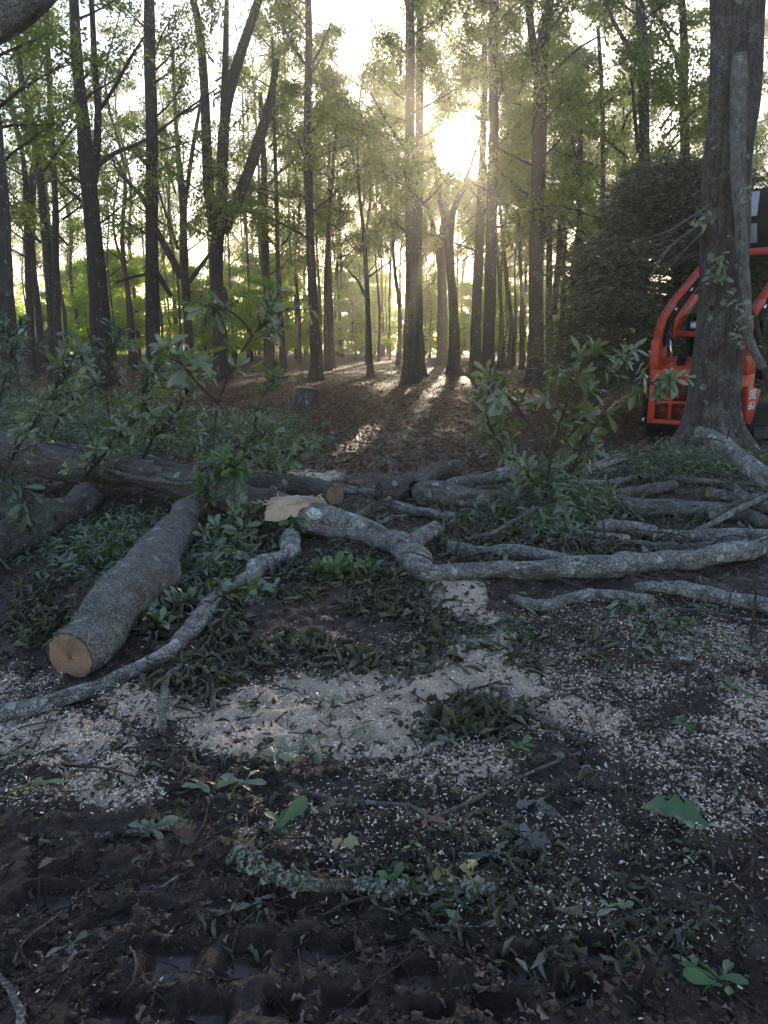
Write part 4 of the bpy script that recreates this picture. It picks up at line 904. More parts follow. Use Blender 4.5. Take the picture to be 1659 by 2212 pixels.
log('branch', 'thin pale limb lying just under the long straight pale limb', [(1300, 1172, 9), (1400, 1180, 12), (1500, 1182, 12), (1560, 1176, 10)], 'log', 'branch', k=18)
log('branch', 'smooth bent limb lying behind the long pale limb, blunt left end', [(968, 1186, 17), (1030, 1190, 16), (1100, 1192, 15), (1170, 1200, 13), (1230, 1208, 10)], 'smooth', 'branch', k=20, cuts=(0,), cutmat='cut')
log('branch', 'speckled limb under the lower leaves of the spray', [(1180, 1172, 9), (1260, 1170, 11), (1340, 1182, 10)], 'smooth', 'branch', k=14)
log('branch', 'dark branch stub under the left half of the spray', [(1120, 1100, 12), (1170, 1122, 14), (1220, 1128, 12)], 'log', 'branch', k=16)
log('branch', 'short wavy limb in front of the long pale limb, sawn end on the right', [(1105, 1290, 8), (1140, 1302, 12), (1190, 1306, 12), (1230, 1292, 13), (1280, 1284, 14), (1340, 1288, 14), (1408, 1299, 14)], 'smooth', 'branch', k=20, cuts=(1,), cutmat='cut')
log('branch', 'grey limb lying in the right corner just below the long pale limb', [(1375, 1270, 10, .03), (1430, 1268, 15, .02), (1500, 1280, 17), (1580, 1298, 18), (1720, 1325, 20)], 'smooth', 'branch', k=22)
log('stick', 'pale split strip of bare wood among leaves in front of the oak', [(1338, 1012, 9, .02), (1370, 1022, 7, .02), (1424, 1032, 3)], 'paletwig', 'stick', k=6, amp=.3, cuts=(0,), cutmat='palecut')
log('branch', 'long thin limb lying behind the heavy forked log, right of the pale strip', [(1424, 1030, 8), (1500, 1040, 7), (1560, 1042, 6), (1650, 1048, 5)], 'lichen', 'branch', k=10)
log('branch', 'lichen-speckled dark branch lying at the right of the sawdust patch', [(1086, 1492, 9), (1110, 1525, 10), (1150, 1545, 10), (1200, 1570, 9), (1268, 1600, 6)], 'oldlog', 'branch', k=14)
log('branch', 'lichen-crusted stick with leaves around it, nearest the camera', [(505, 1842, 11, .02), (530, 1862, 13), (580, 1888, 14), (640, 1903, 14), (700, 1910, 13), (780, 1918, 11), (850, 1922, 11), (920, 1918, 10), (1010, 1925, 9), (1090, 1935, 6)], 'lichstick', 'branch', k=22, amp=.35, n=110)
log('branch', 'crumbling bark-brown stick at the lower left', [(205, 1808, 9), (260, 1800, 8), (330, 1793, 7), (395, 1785, 6)], 'oldlog', 'branch', k=14, amp=.3)
log('branch', 'thin grey lichened branch running down into the sawdust, beside the sawn log', [(440, 1440, 5, .06), (456, 1480, 6, .03), (462, 1530, 6)], 'lichen', 'branch', k=10)
log('branch', 'mossy-grey short stick with a knobby top in the sawdust', [(405, 1432, 5, .05), (365, 1462, 8, .04), (352, 1510, 9, .01), (350, 1580, 8)], 'lichen', 'branch', k=12, amp=.3)
log('branch', 'dark short stick below the narrow sawdust strip', [(1035, 1358, 4), (1070, 1348, 5), (1098, 1332, 6)], 'oldlog', 'branch', k=8)
log('branch', 'thin slanting stick standing in the right brush, left of the spray stem', [(1083, 1132, 4, .0), (1110, 1085, 4, .2), (1140, 1035, 4, .45)], 'paletwig', 'branch', k=8)
log('branch', 'thin dark branch sloping through the lower spray', [(990, 1168, 4, .0), (1060, 1152, 5, .1), (1100, 1130, 4, .15), (1160, 1095, 3, .25)], 'log', 'branch', k=8)
log('log', 'dim brown length of timber beside the dark track at the right edge', [(1628, 938, 15, .05), (1665, 936, 15, .05), (1720, 935, 15, .05)], 'oldlog', 'log', k=14, cuts=(0,))
for (lab_, pts_, mt_, k_) in [
    ('slim pale limb crossing over the heavy forked log near the right edge', [(1500, 1150, 7, .06), (1560, 1118, 7, .12), (1625, 1085, 6, .16), (1690, 1060, 5, .16)], 'smooth', 10),
    ('crooked dark limb between the two long pale limbs at the right', [(1440, 1200, 7, .02), (1510, 1192, 8, .03), (1590, 1198, 8, .02), (1680, 1188, 7, .02)], 'log', 12),
    ('thin bent limb lying over the mottled log behind the spray', [(1000, 1062, 6, .10), (1060, 1052, 6, .12), (1130, 1060, 6, .12), (1210, 1045, 5, .1)], 'log', 10),
    ('short broken limb leaning on the bent trunk left of its stub', [(760, 1120, 7, .12), (800, 1095, 7, .12), (842, 1078, 6, .08)], 'log', 12),
    ('slim limb running from under the spray to the upper prong', [(1190, 1058, 8, .03), (1260, 1046, 9, .04), (1330, 1040, 8, .03), (1400, 1028, 6, .03)], 'smooth', 12),
    ('thin grey stick lying on the long fallen trunk at the left', [(210, 1010, 5, .3), (300, 1032, 5, .3), (400, 1045, 4, .28), (520, 1040, 3, .2)], 'log', 8),
    ('pale cut end of a short log poking out below the speckled limb', [(1240, 1150, 9, .03), (1300, 1158, 11, .03), (1352, 1166, 12, .02)], 'smooth', 14),
    ('dark thin limb lying against the front of the grey corner limb', [(1450, 1318, 4), (1530, 1322, 5), (1600, 1338, 5), (1680, 1345, 5)], 'oldlog', 8)]:
    log('branch', lab_, pts_, mt_, 'branch', k=k_, cuts=(1,) if 'cut end' in lab_ else (), cutmat='palecut')
TW = [('forked pale twig lying mid-foreground', [(624, 1694, 4), (690, 1720, 4.5), (750, 1731, 5), (880, 1742, 5), (935, 1772, 5.5), (985, 1798, 4.5), (1032, 1820, 3)], 'paletwig', [[(932, 1768, 4.5), (1000, 1740, 4.5), (1100, 1690, 4), (1190, 1650, 3.5), (1255, 1625, 3)]]),
      ('long bent pale twig near the bottom left corner', [(28, 2080, 2.5), (55, 2030, 2.5), (100, 1995, 3), (150, 1955, 2), (182, 1925, 1.5)], 'paletwig', []),
      ('grey curved stick end in the very bottom left corner', [(-20, 2090, 8), (15, 2130, 8), (40, 2190, 9), (50, 2240, 9)], 'lichen', []),
      ('short brown twig just below the lichen-crusted stick', [(695, 1978, 3), (750, 1950, 4), (825, 1932, 4)], 'twig', []),
      ('pale arched rootlet below the centre', [(280, 2045, 2), (294, 2075, 3), (288, 2120, 3), (280, 2128, 2)], 'paletwig', []),
      ('thin twig lying along the sawdust at the far left', [(70, 1652, 3), (160, 1655, 3), (230, 1660, 3), (300, 1680, 2)], 'twig', []),
      ('straight thin twig pointing at the standing leaf sprig', [(415, 1830, 2), (480, 1795, 2.5), (545, 1768, 2)], 'twig', []),
      ('thin twig leaning over the track print, left of centre', [(330, 1930, 2), (390, 1890, 2.5), (460, 1862, 1.5)], 'twig', []),
      ('curved twig at the right, under the big lobed leaf', [(1545, 1850, 2.5), (1600, 1890, 3), (1625, 1860, 3), (1612, 1805, 2)], 'twig', []),
      ('broken grey twig at the lower right', [(1457, 2018, 4), (1480, 2000, 5), (1502, 1982, 3)], 'log', []),
      ('long thin twig across the right side, below the wavy limb', [(1270, 1405, 3), (1350, 1420, 3), (1440, 1432, 2), (1500, 1430, 2)], 'twig', []),
      ('thin dark twig over the sawdust strip at mid-right', [(1000, 1500, 2), (1060, 1478, 2), (1140, 1452, 2)], 'twig', []),
      ('thin twig between the rosettes at the left', [(410, 1830, 2), (440, 1780, 3), (450, 1735, 2)], 'twig', []),
      ('short twig lying in the dusty leaves at the centre bottom', [(935, 2000, 3), (980, 1998, 3), (1020, 2003, 3)], 'lichen', []),
      ('small grey twig by the wilted star of leaves', [(990, 1845, 4), (1040, 1843, 4), (1080, 1838, 3)], 'lichen', []),
      ('thin twig beside the two-leaf sprig at the right', [(1290, 1810, 2), (1330, 1840, 2), (1380, 1855, 2)], 'twig', []),
      ('thin stem running down to the dark heap below the pale limb', [(1240, 1255, 3), (1262, 1272, 2.5), (1300, 1290, 2)], 'twig', []),
      ('slim stick poking out of the mud by the lowest dark print', [(500, 2062, 2), (512, 2010, 2.5), (525, 1970, 2)], 'twig', [])]
for (lab, pts, mt, subs) in TW:
    log('twig', lab, pts, mt, 'twig', k=8, amp=.1, stubs=[(s_, False) for s_ in subs])
# thin upright stems at the right, standing up out of the brush
def upright(label, pts, Y0, mt='twig', twigs=(), leaves=()):
    P = [D(p[0], p[1], Y0 + (p[3] if len(p) > 3 else 0)) for p in pts]; b = P[0].copy(); b.z = ghs(b.x, b.y)
    t = thing('thin_stem', label, 'branch', b); a = Acc(); a.addt(tube(P, [p[2] * fdist(q) / F for p, q in zip(pts, P)], 26, 7, .1, 1.6, 3, None, .1))
    for tw in twigs:
        P2 = [D(p[0], p[1], Y0 + (p[3] if len(p) > 3 else 0)) for p in tw]; a.addt(tube(P2, [p[2] * fdist(q) / F for p, q in zip(tw, P2)], 12, 5, .1))
    add('stem', a.mesh('stem', M[mt], b), t)
    for (px, py, dy, n_, ln) in leaves: rosette('green', t, D(px, py, Y0 + dy), (rnd.uniform(-.3, .3), -.2, .6), n_, ln, b)
    return t
upright('long thin dark branch arching down across the right foreground', [(1650, 1590, 5, -1.0), (1600, 1530, 4.5, -.8), (1540, 1485, 4.5, -.6), (1460, 1430, 4, -.3), (1400, 1360, 3.5, 0), (1340, 1285, 3, .4), (1307, 1262, 3, .6), (1308, 1200, 2.5, .8), (1303, 1125, 2, 1.0)], 5.0)
upright('thin dark upright stem at the right edge of the sawdust', [(1608, 1520, 4), (1616, 1440, 4), (1624, 1360, 3.5), (1632, 1285, 3), (1628, 1240, 2)], 3.9, twigs=[[(1624, 1370, 2.5), (1640, 1340, 2), (1655, 1320, 1.5)]])
upright('faint thin stem standing left of the upright stem at the right edge', [(1566, 1480, 2.5), (1570, 1400, 2.5), (1575, 1310, 2), (1578, 1280, 1.5)], 4.2, twigs=[[(1573, 1375, 2), (1550, 1330, 1.5), (1530, 1300, 1)]])

# torn fibres and pale wood at the notch of the bent trunk
def splinters():
    c, _ = logpt(640, 1086, 30, .22); t = thing('split_wood', 'jagged pale slab of freshly torn wood at the notch of the fallen trunk', 'wood', c)
    rg = random.Random(3); nu, nv = 44, 22; U, Vv = np.meshgrid(np.linspace(-1, 1, nu), np.linspace(-1, 1, nv))
    ex = 1 - .10 * vn(Vv * 9, Vv * 0, 5); x = U * .27 * ex; y = Vv * .15 + .02 * (vn(U * 3, Vv * 0, 8) - .5)
    z = .10 * np.sqrt(np.clip(1 - .75 * U ** 2 - .85 * Vv ** 2, 0, 1)) - .05 + .050 * (fbm(U * 2.2, Vv * 9, 4, 6) - .5) + .02 * (vn(U * 7, Vv * 16, 3) - .5)
    edge = np.maximum(np.abs(U), np.abs(Vv)) > .94; z = np.where(edge, z - .07, z)
    P = np.stack([x, y, z + .0], -1).reshape(-1, 3); i = np.arange(nv - 1)[:, None] * nu; j = np.arange(nu - 1)[None, :]
    add('slab', npmesh('slab', P, np.stack([i + j, i + j + 1, i + nu + j + 1, i + nu + j], -1).reshape(-1, 4), M['palecut'], False, {'bk': P}), t)
    for k in range(11):
        x = -.27 + k * .052; yy = rg.uniform(-.14, .08); m = MB(); m.bar((x, yy, rg.uniform(-.03, .02)), (x + rg.uniform(.05, .15) * rg.choice((-1, 1)), yy + rg.uniform(-.03, .03), rg.uniform(.02, .07)), .006, .014); m.build('splinter', M['palecut'], t)
splinters()
def crust(owner, n, size, seed, zmin=.1):
    ch = [c for c in bpy.data.objects if c.parent == owner and c.name.startswith('bark')][0]; me = ch.data
    co = np.zeros(len(me.vertices) * 3, np.float32); me.vertices.foreach_get('co', co); co = co.reshape(-1, 3)
    no = np.zeros(len(me.vertices) * 3, np.float32); me.vertices.foreach_get('normal', no); no = no.reshape(-1, 3)
    rg = np.random.RandomState(seed); w = fbm(co[:, 0] * 14 + 5, co[:, 1] * 14 + co[:, 2] * 9, 3, seed); ok = np.where((no[:, 2] > zmin) & (w > .54))[0]
    ix = rg.choice(ok, n); P = co[ix] + rg.normal(size=(n, 3)) * size * .6; N_ = no[ix] + rg.normal(size=(n, 3)) * .5
    add('lichen', scatter('lichen', P, np.cross(N_, rg.normal(size=(n, 3))) + no[ix] * rg.rand(n, 1) * .8, N_, size * rg.uniform(.3, 1.9, n) ** 1.0, leaf_template('oak', 8, .5, .6, 1.2, seed), M['lichenflake'], wid=1.6, seed=seed), owner, kind='stuff')
for o_ in [o for o in bpy.data.objects if o.get('label')]:
    if 'lichen-crusted stick' in o_['label'] and o_['label'].startswith('lichen-crusted'): crust(o_, 520, .012, 3, 0)
    if o_['label'].startswith('thick lichen-coated'): crust(o_, 3600, .0075, 4, .15)

# ------------------------------------------------------------------ leafy branches
def spray(label, pts, Y0, ntw, ln, key='green', cap=280, twl=.35, seed=0, cat='branch', bare=0, updown=.2, name='leafy_branch', nros=(4, 8), side=()):
    """main stem through px points (px, py, rpx, dY); side twigs ending in rosettes of leaves, each leaf an object"""
    rg = random.Random(seed)
    P = [D(p[0], p[1], Y0 + p[3]) for p in pts]; b = P[0].copy(); b.z = ghs(b.x, b.y)
    t = thing(name, label, cat, b); a = Acc()
    S, rr = smoothpath(P, [p[2] * fdist(q) / F for p, q in zip(pts, P)], 40)
    a.addt(tube(P, [.62 * p[2] * fdist(q) / F for p, q in zip(pts, P)], 40, 8, .1, 1.6, seed))
    axes = [(S, 1.0)]
    for sd_ in side:
        P2 = [D(p[0], p[1], Y0 + p[3]) for p in sd_]; a.addt(tube(P2, [p[2] * fdist(q) / F for p, q in zip(sd_, P2)], 24, 6, .1, 1.6, seed)); S2, _ = smoothpath(P2, [1] * len(P2), 40); axes.append((S2, .8))
    cnt = 0
    for i in range(ntw):
        S_, w = axes[rg.randrange(len(axes))] if rg.random() < .75 or len(axes) == 1 else axes[0]
        f = rg.uniform(.22 if bare == 0 else bare, 1.0); ix = min(38, int(f * 39)); p0 = Vector(S_[ix]); tn = (Vector(S_[ix + 1]) - p0).normalized()
        d = (tn * .7 + Vector((rg.uniform(-1, 1), rg.uniform(-1, 1), rg.uniform(-.6, .9) + updown))).normalized()
        L_ = twl * rg.uniform(.3, 1.1) * (1.15 - .5 * f)
        m = p0 + d * L_ * .5 + Vector([rg.uniform(-.03, .03) for _ in range(3)]); e = p0 + d * L_ + Vector((0, 0, -.04))
        gz = ghs(e.x, e.y) + .04
        if e.z < gz: e.z = gz
        a.addt(tube([p0, m, e], [.006, .0045, .0025], 6, 4, seed=i))
        nn = rg.randint(*nros)
        if cnt + nn + 2 > cap: continue
        rosette(key, t, e, e - m, nn, ln * 1.12, b, 1.0); cnt += nn
        if rg.random() < .7:
            for q in (1,): place_leaf(key, t, m, d + Vector([rg.uniform(-1, 1) for _ in range(3)]), Vector((0, -.3, 1)), ln * .8, b); cnt += 1
    add('stem', a.mesh('stem', M['twig'], b), t)
    return t
# right spray
spray('tall leafy spray standing up from the log pile left of the red machine', [(1150, 1170, 6, .2), (1175, 1080, 6, .1), (1190, 990, 5, 0), (1215, 900, 5, -.1), (1240, 830, 4, -.1), (1265, 770, 3, -.2)], 6.9, 54, .14, seed=1, twl=.42, cap=290, nros=(5, 8),
      side=[[(1185, 985, 4, 0), (1240, 930, 3.5, 0), (1300, 860, 3, 0), (1370, 820, 2.5, .1), (1440, 835, 1.5, .1)], [(1190, 1000, 4, 0), (1150, 930, 3.5, .1), (1110, 870, 3, .2), (1080, 840, 2, .2)]])
spray('leafy shoot reaching right across the corner of the red machine', [(1260, 960, 4, 0), (1310, 880, 4, -.2), (1360, 830, 3.5, -.3), (1410, 830, 3, -.3), (1450, 828, 2, -.3)], 6.7, 16, .135, seed=2, twl=.2, bare=.45, cap=110, nros=(4, 6), side=[[(1320, 870, 3, -.1), (1345, 800, 2.5, 0), (1362, 755, 2, 0)]])
spray('dense low bunch of leaves at the foot of the tall spray', [(1230, 1160, 6, 0), (1220, 1110, 5, 0), (1225, 1050, 5, .1), (1250, 980, 4, .1), (1270, 930, 3, .2)], 7.3, 44, .12, seed=3, twl=.38, cap=290, side=[[(1225, 1100, 4, 0), (1170, 1060, 3, 0), (1130, 1020, 2, 0)]])
spray('drooping narrow-leaved spray at the left foot of the tall spray', [(1165, 1120, 5, .3), (1130, 1040, 4, .3), (1080, 960, 4, .3), (1050, 900, 3, .3), (1055, 850, 2, .3)], 7.6, 34, .13, seed=4, twl=.35, cap=220)
spray('low pointed leaves hanging over the smooth bent limb', [(1290, 1120, 5, 0), (1260, 1140, 4, -.2), (1240, 1170, 4, -.4), (1225, 1195, 3, -.5)], 6.6, 12, .11, seed=5, twl=.2, cap=90)
spray('green leaves caught on the far end of the heavy forked log', [(1540, 1150, 4, 0), (1525, 1130, 3, 0), (1520, 1115, 3, 0), (1500, 1150, 2, -.1)], 6.8, 7, .09, key='fresh', seed=6, twl=.12, cap=40)
# left brush pile
spray('pale blue-green leafy sprig rising in front of the thick leaning trunk', [(235, 900, 5, 0), (230, 840, 4, 0), (235, 780, 4, 0), (250, 740, 3, 0), (262, 710, 2, 0)], 8.2, 26, .11, seed=11, twl=.30, cap=170, key='blue', side=[[(225, 860, 3, 0), (180, 780, 3, 0), (160, 740, 2, 0)]])
spray('tall thin shoot with broad leaves reaching over the V-shaped tree', [(430, 1130, 7, -.3), (455, 1020, 6, -.2), (462, 940, 5, 0), (475, 860, 5, 0), (510, 780, 4, 0), (550, 720, 3.5, .1), (580, 690, 3, .1), (610, 660, 2, .1)], 6.6, 34, .14, seed=12, twl=.34, cap=230, bare=.5, side=[[(545, 725, 3, 0), (520, 690, 3, 0), (480, 665, 2.5, .1), (455, 680, 2, .1)], [(470, 870, 3, 0), (420, 820, 3, 0), (395, 780, 2, 0)]])
spray('dark glossy leaf spray in the middle of the left brush, above the fallen trunk', [(300, 1010, 6, .2), (330, 950, 5, .1), (380, 890, 5, 0), (410, 830, 4, 0), (420, 790, 3, 0)], 7.8, 46, .115, seed=13, twl=.45, cap=290)
spray('leaf spray fanning right towards the pale-topped stump', [(430, 1020, 5, .1), (480, 985, 5, 0), (520, 960, 4, 0), (560, 940, 3, 0), (590, 940, 2, 0)], 8.0, 36, .11, seed=14, twl=.4, cap=280, side=[[(520, 960, 4, 0), (550, 1000, 3, 0), (590, 1015, 2, 0)]])
spray('wide leafy bough at the left edge, in front of the blue-grey trunk', [(-20, 1080, 7, 0), (20, 1000, 6, 0), (60, 930, 5, 0), (110, 860, 4, 0), (150, 800, 3, 0)], 7.4, 48, .115, seed=15, twl=.45, cap=290)
spray('big pale leaves hanging down at the left edge over the dark trunk', [(-40, 960, 6, -.2), (0, 1000, 5, -.4), (40, 1050, 4, -.6), (70, 1080, 3, -.7)], 6.6, 22, .13, key='blue', seed=16, twl=.28, cap=150, updown=-.3)
spray('low leafy bough draped over the fallen trunk left of its middle', [(150, 1090, 6, 0), (190, 1020, 5, 0), (240, 960, 5, 0), (290, 910, 4, 0)], 7.6, 46, .11, seed=17, twl=.45, cap=290)
spray('fan of large fresh leaves directly over the fallen trunk', [(420, 1150, 6, -.2), (450, 1080, 5, -.3), (480, 1030, 4, -.3), (510, 1000, 3, -.3)], 6.6, 22, .14, key='fresh', seed=18, twl=.26, cap=150)
spray('leafy twigs between the V-shaped tree and the stump', [(540, 980, 4, .1), (550, 920, 4, .1), (560, 870, 3, .1), (590, 825, 3, .1), (625, 812, 2, .1)], 7.9, 14, .10, seed=19, twl=.18, cap=90, key='fresh', bare=.4)
spray('leaf bunch lying between the thick log and the long grey limb', [(450, 1180, 5, .1), (470, 1200, 5, 0), (500, 1160, 4, .1), (540, 1110, 4, .3)], 5.9, 34, .12, seed=20, twl=.34, cap=240)
spray('leaves pressed against the torn pale end of the fallen trunk', [(560, 1140, 4, 0), (590, 1110, 4, 0), (620, 1120, 3, -.1), (640, 1150, 2, -.2)], 6.3, 14, .12, key='fresh', seed=21, twl=.2, cap=90)
spray('row of broad fresh leaves hanging beneath the fallen trunk at centre', [(610, 1250, 5, 0), (660, 1258, 4, 0), (710, 1262, 3.5, 0), (760, 1268, 3, 0), (800, 1285, 2, 0)], 5.1, 22, .12, key='fresh', seed=22, twl=.14, cap=140, updown=-.2)
spray('dark leaf bunch resting on the thick log beside its sawn face', [(225, 1430, 4, 0), (260, 1400, 4, 0), (300, 1400, 3, 0), (340, 1370, 3, .1)], 4.15, 20, .095, seed=23, twl=.2, cap=130)
spray('leafy twig draped over the middle of the thick log', [(285, 1340, 4, 0), (320, 1330, 4, 0), (370, 1330, 3, 0), (400, 1320, 2, 0)], 4.5, 14, .095, seed=24, twl=.16, cap=90)
spray('yellow-green leaf heap beneath the long grey limb', [(420, 1400, 4, 0), (470, 1370, 4, 0), (520, 1350, 3, .1), (560, 1370, 3, .1)], 4.6, 30, .095, seed=25, twl=.24, cap=190)
spray('clump of leaves at the left edge below the shed', [(-10, 900, 5, 0), (10, 820, 4, 0), (25, 760, 3, 0), (20, 720, 2, 0)], 8.0, 24, .12, key='blue', seed=26, twl=.35, cap=160)
spray('bushy sprig over the upper trunk with the reddish sawn end', [(100, 960, 5, .3), (130, 900, 4, .3), (170, 850, 4, .3), (230, 830, 3, .3)], 8.6, 44, .11, seed=27, twl=.45, cap=280)
spray('leaf spray just right of the pale sprig, under the straight dark trunk', [(330, 960, 5, .3), (320, 900, 4, .3), (310, 850, 4, .3), (330, 800, 3, .3)], 8.8, 40, .11, seed=28, twl=.42, cap=260)
spray('leafy spray trailing onto the mud right of the stump', [(560, 1045, 4, .2), (610, 1010, 4, .1), (650, 975, 3, .1), (680, 950, 2, .1)], 8.4, 28, .1, seed=29, twl=.25, cap=180)

# cut foliage heaps that nobody could count
def heap(name, label, blobs, mat, tmpls, lsz, seed, flatn=.9, patch=.45):
    rng = np.random.RandomState(seed); P = []
    for (px, py, wx, wy, hmax, n) in blobs:
        u = rng.normal(size=(int(n * 1.5), 2)) * .50
        X = []; Y = []
        for (a, b_) in u:
            g = G(px + a * wx, min(2300, max(775, py + b_ * wy))); X.append(g.x); Y.append(g.y)
        X = np.array(X); Y = np.array(Y); f = fbm(X * 3.2, Y * 3.2, 4, seed)
        kp = f > patch + .12 * (rng.rand(len(X)) - .5); X = X[kp]; Y = Y[kp]; e = np.exp(-(u[kp] ** 2).sum(1) * 1.3)
        Z = gh(X, Y) + .008 + rng.rand(len(X)) ** 1.3 * hmax * e * (.5 + 1.6 * (f[kp] - patch) * 3)
        P.append(np.stack([X, Y, Z], -1))
    P = np.vstack(P); rng.shuffle(P); k = len(tmpls); Vs = []; 
    first = None
    for i, tm in enumerate(tmpls):
        q = P[i::k]; n = len(q)
        me = scatter(name, q, rdirs(rng, n, 0, .5), rdirs(rng, n, flatn), lsz * rng.uniform(.45, 1.4, n), tm, mat, seed=seed + i, wid=rng.uniform(.45, 1.15, n))
        o = add(name, me, kind='stuff', label=label)
        if first is None: first = o
        else: Vs.append(o)
    import bmesh
    bm = bmesh.new(); bm.from_mesh(first.data)
    for o in Vs: bm.from_mesh(o.data)
    bm.to_mesh(first.data); bm.free()
    for o in Vs: bpy.data.objects.remove(o)
LT = leaf_template('obovate', 3, .35, .25); TT = leaf_template('tri', 6, .5, .5, .6)
L3 = [LT, leaf_template('obovate', 4, .7, .5, 1.2, 5), leaf_template('lance', 4, .5, .4, -.8, 6)]; T3 = [leaf_template('tri', 6, .8, .9, 1.1, 2), leaf_template('lance', 4, .9, .8, 1.5, 3), leaf_template('obovate', 4, .9, .9, -1.0, 4)]
heap('cut_foliage', 'heap of cut green foliage at the left of the clearing', [(120, 950, 260, 45, .45, 5500), (330, 955, 230, 42, .42, 5000), (560, 945, 160, 42, .3, 2600), (-50, 900, 200, 60, .8, 3000), (250, 1180, 230, 80, .10, 2100), (480, 1200, 130, 90, .10, 1300),
     (1200, 1110, 150, 60, .28, 3000), (150, 900, 300, 45, .6, 5000)], M['leafheap'], L3, .088, 5, patch=.40)
heap('wilted_leaves', 'wilted curled green leaves strewn under and between the logs', [(780, 1330, 240, 75, .035, 1500), (950, 1370, 90, 40, .035, 300), (1250, 1180, 420, 60, .06, 2600), (650, 1200, 120, 50, .07, 900), (1400, 1020, 300, 45, .10, 2600), (450, 1480, 120, 50, .04, 500), (560, 1380, 90, 60, .05, 600),
     (1030, 1560, 110, 45, .035, 420), (1000, 960, 420, 60, .05, 1500), (450, 1300, 100, 60, .06, 700), (830, 1420, 160, 50, .04, 500), (70, 1310, 160, 80, .04, 1100), (340, 1330, 120, 60, .04, 500), (760, 1240, 160, 40, .05, 500), (30, 1440, 120, 40, .03, 300), (1200, 1420, 120, 50, .03, 260)], M['wilt'], T3, .064, 6, patch=.48)
heap('green_litter', 'small green leaves littering the ground around the felled wood', [(830, 1100, 800, 130, .03, 2600), (1000, 900, 600, 60, .04, 2200), (1560, 1000, 200, 40, .14, 2400), (1150, 1360, 200, 60, .03, 300), (1450, 1380, 200, 80, .03, 350)], M['leafheap'], L3, .065, 7)
heap('mud_leaves', 'scattered dull leaf scraps lying on the mud', [(830, 1700, 900, 220, .012, 420), (830, 1950, 800, 200, .01, 150), (1380, 2000, 320, 180, .02, 200), (1150, 1850, 240, 90, .02, 110), (800, 1890, 160, 60, .03, 40), (950, 1950, 150, 60, .025, 60)], M['wilt'], T3, .042, 8, patch=.42)
# brown litter
rng = np.random.RandomState(31); n = 30000
ly = 9.5 + 38 * rng.rand(n) ** 1.25; lx = (rng.rand(n) - .5) * 1.35 * ly
P = np.stack([lx, ly, gh(lx, ly) + .012], -1)
add('leaf_litter', scatter('leaf_litter', P, rdirs(rng, n, 0, .25), rdirs(rng, n, 1.6), rng.uniform(.06, .13, n), SIMPLE, M['dead'], seed=9), kind='stuff', label='brown fallen leaves covering the forest floor')
n = 6500; ly = 1.5 + 6.5 * rng.rand(n); lx = (rng.rand(n) - .5) * 1.3 * (ly + .6)
add('brown_scraps', scatter('brown_scraps', np.stack([lx, ly, gh(lx, ly) + .006], -1), rdirs(rng, n, 0, .3), rdirs(rng, n, 1.4), rng.uniform(.008, .030, n), T3[0], M['scrap'], seed=10), kind='stuff', label='brown leaf scraps pressed into the mud')
def twiglitter(n, seed):
    rg = np.random.RandomState(seed); y = 1.6 + 12 * rg.rand(n) ** 1.2; x = (rg.rand(n) - .5) * 1.3 * (y + .6); L_ = .05 + .28 * rg.rand(n) ** 2.5; az = rg.rand(n) * 6.283
    V = []; Q = []
    for i in range(n):
        d = np.array([math.cos(az[i]), math.sin(az[i])]) * L_[i] / 2; p = np.array([x[i], y[i]]); m = p + rg.normal(size=2) * L_[i] * .07; w = .0012 + .0022 * rg.rand()
        pts = [p - d, m, p + d]; z = [0, .012 * rg.rand() + .004, rg.rand() * .03]; nr = np.array([-d[1], d[0]]) / (L_[i] / 2) * w
        g = gh(np.array([q[0] for q in pts]), np.array([q[1] for q in pts])); b_ = len(V)
        for q, zz, gg in zip(pts, z, g): V += [(q[0] + nr[0], q[1] + nr[1], gg + zz), (q[0] - nr[0], q[1] - nr[1], gg + zz), (q[0], q[1], gg + zz + 1.8 * w)]
        for k in (0, 3):
            for (a_, c_) in ((0, 1), (1, 2), (2, 0)): Q.append((b_ + k + a_, b_ + k + c_, b_ + k + 3 + c_, b_ + k + 3 + a_))
    V = np.array(V); add('twig_litter', npmesh('twig_litter', V, np.array(Q), M['twig'], False, {'bk': V}), kind='stuff', label='fine broken twigs littering the mud')
twiglitter(3800, 4)
# clods of churned mud
def icoclod(seed):
    rg = np.random.RandomState(seed); V = []; Q = []
    m, k = 5, 7
    for i in range(m):
        a = math.pi * (i + .02) / (m - .96)
        for j in range(k): b_ = 6.283 * j / k; r = 1 + rg.uniform(-.5, .45); V.append((r * math.sin(a) * math.cos(b_), r * math.sin(a) * math.sin(b_), .65 * r * math.cos(a)))
    for i in range(m - 1):
        for j in range(k): Q.append((i * k + j, (i + 1) * k + j, (i + 1) * k + (j + 1) % k, i * k + (j + 1) % k))
    return np.array(V), np.array(Q)
n = 30000; ly = 1.45 + 7.5 * rng.rand(n) ** 1.5; lx = (rng.rand(n) - .5) * 1.25 * (ly + .8)
dens = fbm(lx * 2.5, ly * 2.5, 3, 71); inpad = np.zeros(n, bool)
for (cx, cy, ax, ay) in PADS: inpad |= (np.abs(lx - cx) < ax * .95) & (np.abs(ly - cy) < ay * .95)
kp = (dens > .40) & ~inpad; lx, ly = lx[kp], ly[kp]; n = len(lx)
cm = scatter('soil_clods', np.stack([lx, ly, gh(lx, ly) + .0], -1), rdirs(rng, n, 0, .3), rdirs(rng, n, 1.2), (.0025 + .016 * rng.rand(n) ** 3.4) * np.minimum(1.6, .75 + ly * .12), icoclod(2), M['crumb'], seed=11)
for k_ in ('saw', 'litter', 'pad'):
    at = cm.attributes.new(k_, 'FLOAT', 'POINT')
add('soil_clods', cm, kind='stuff', label='crumbled clods of dark churned mud')
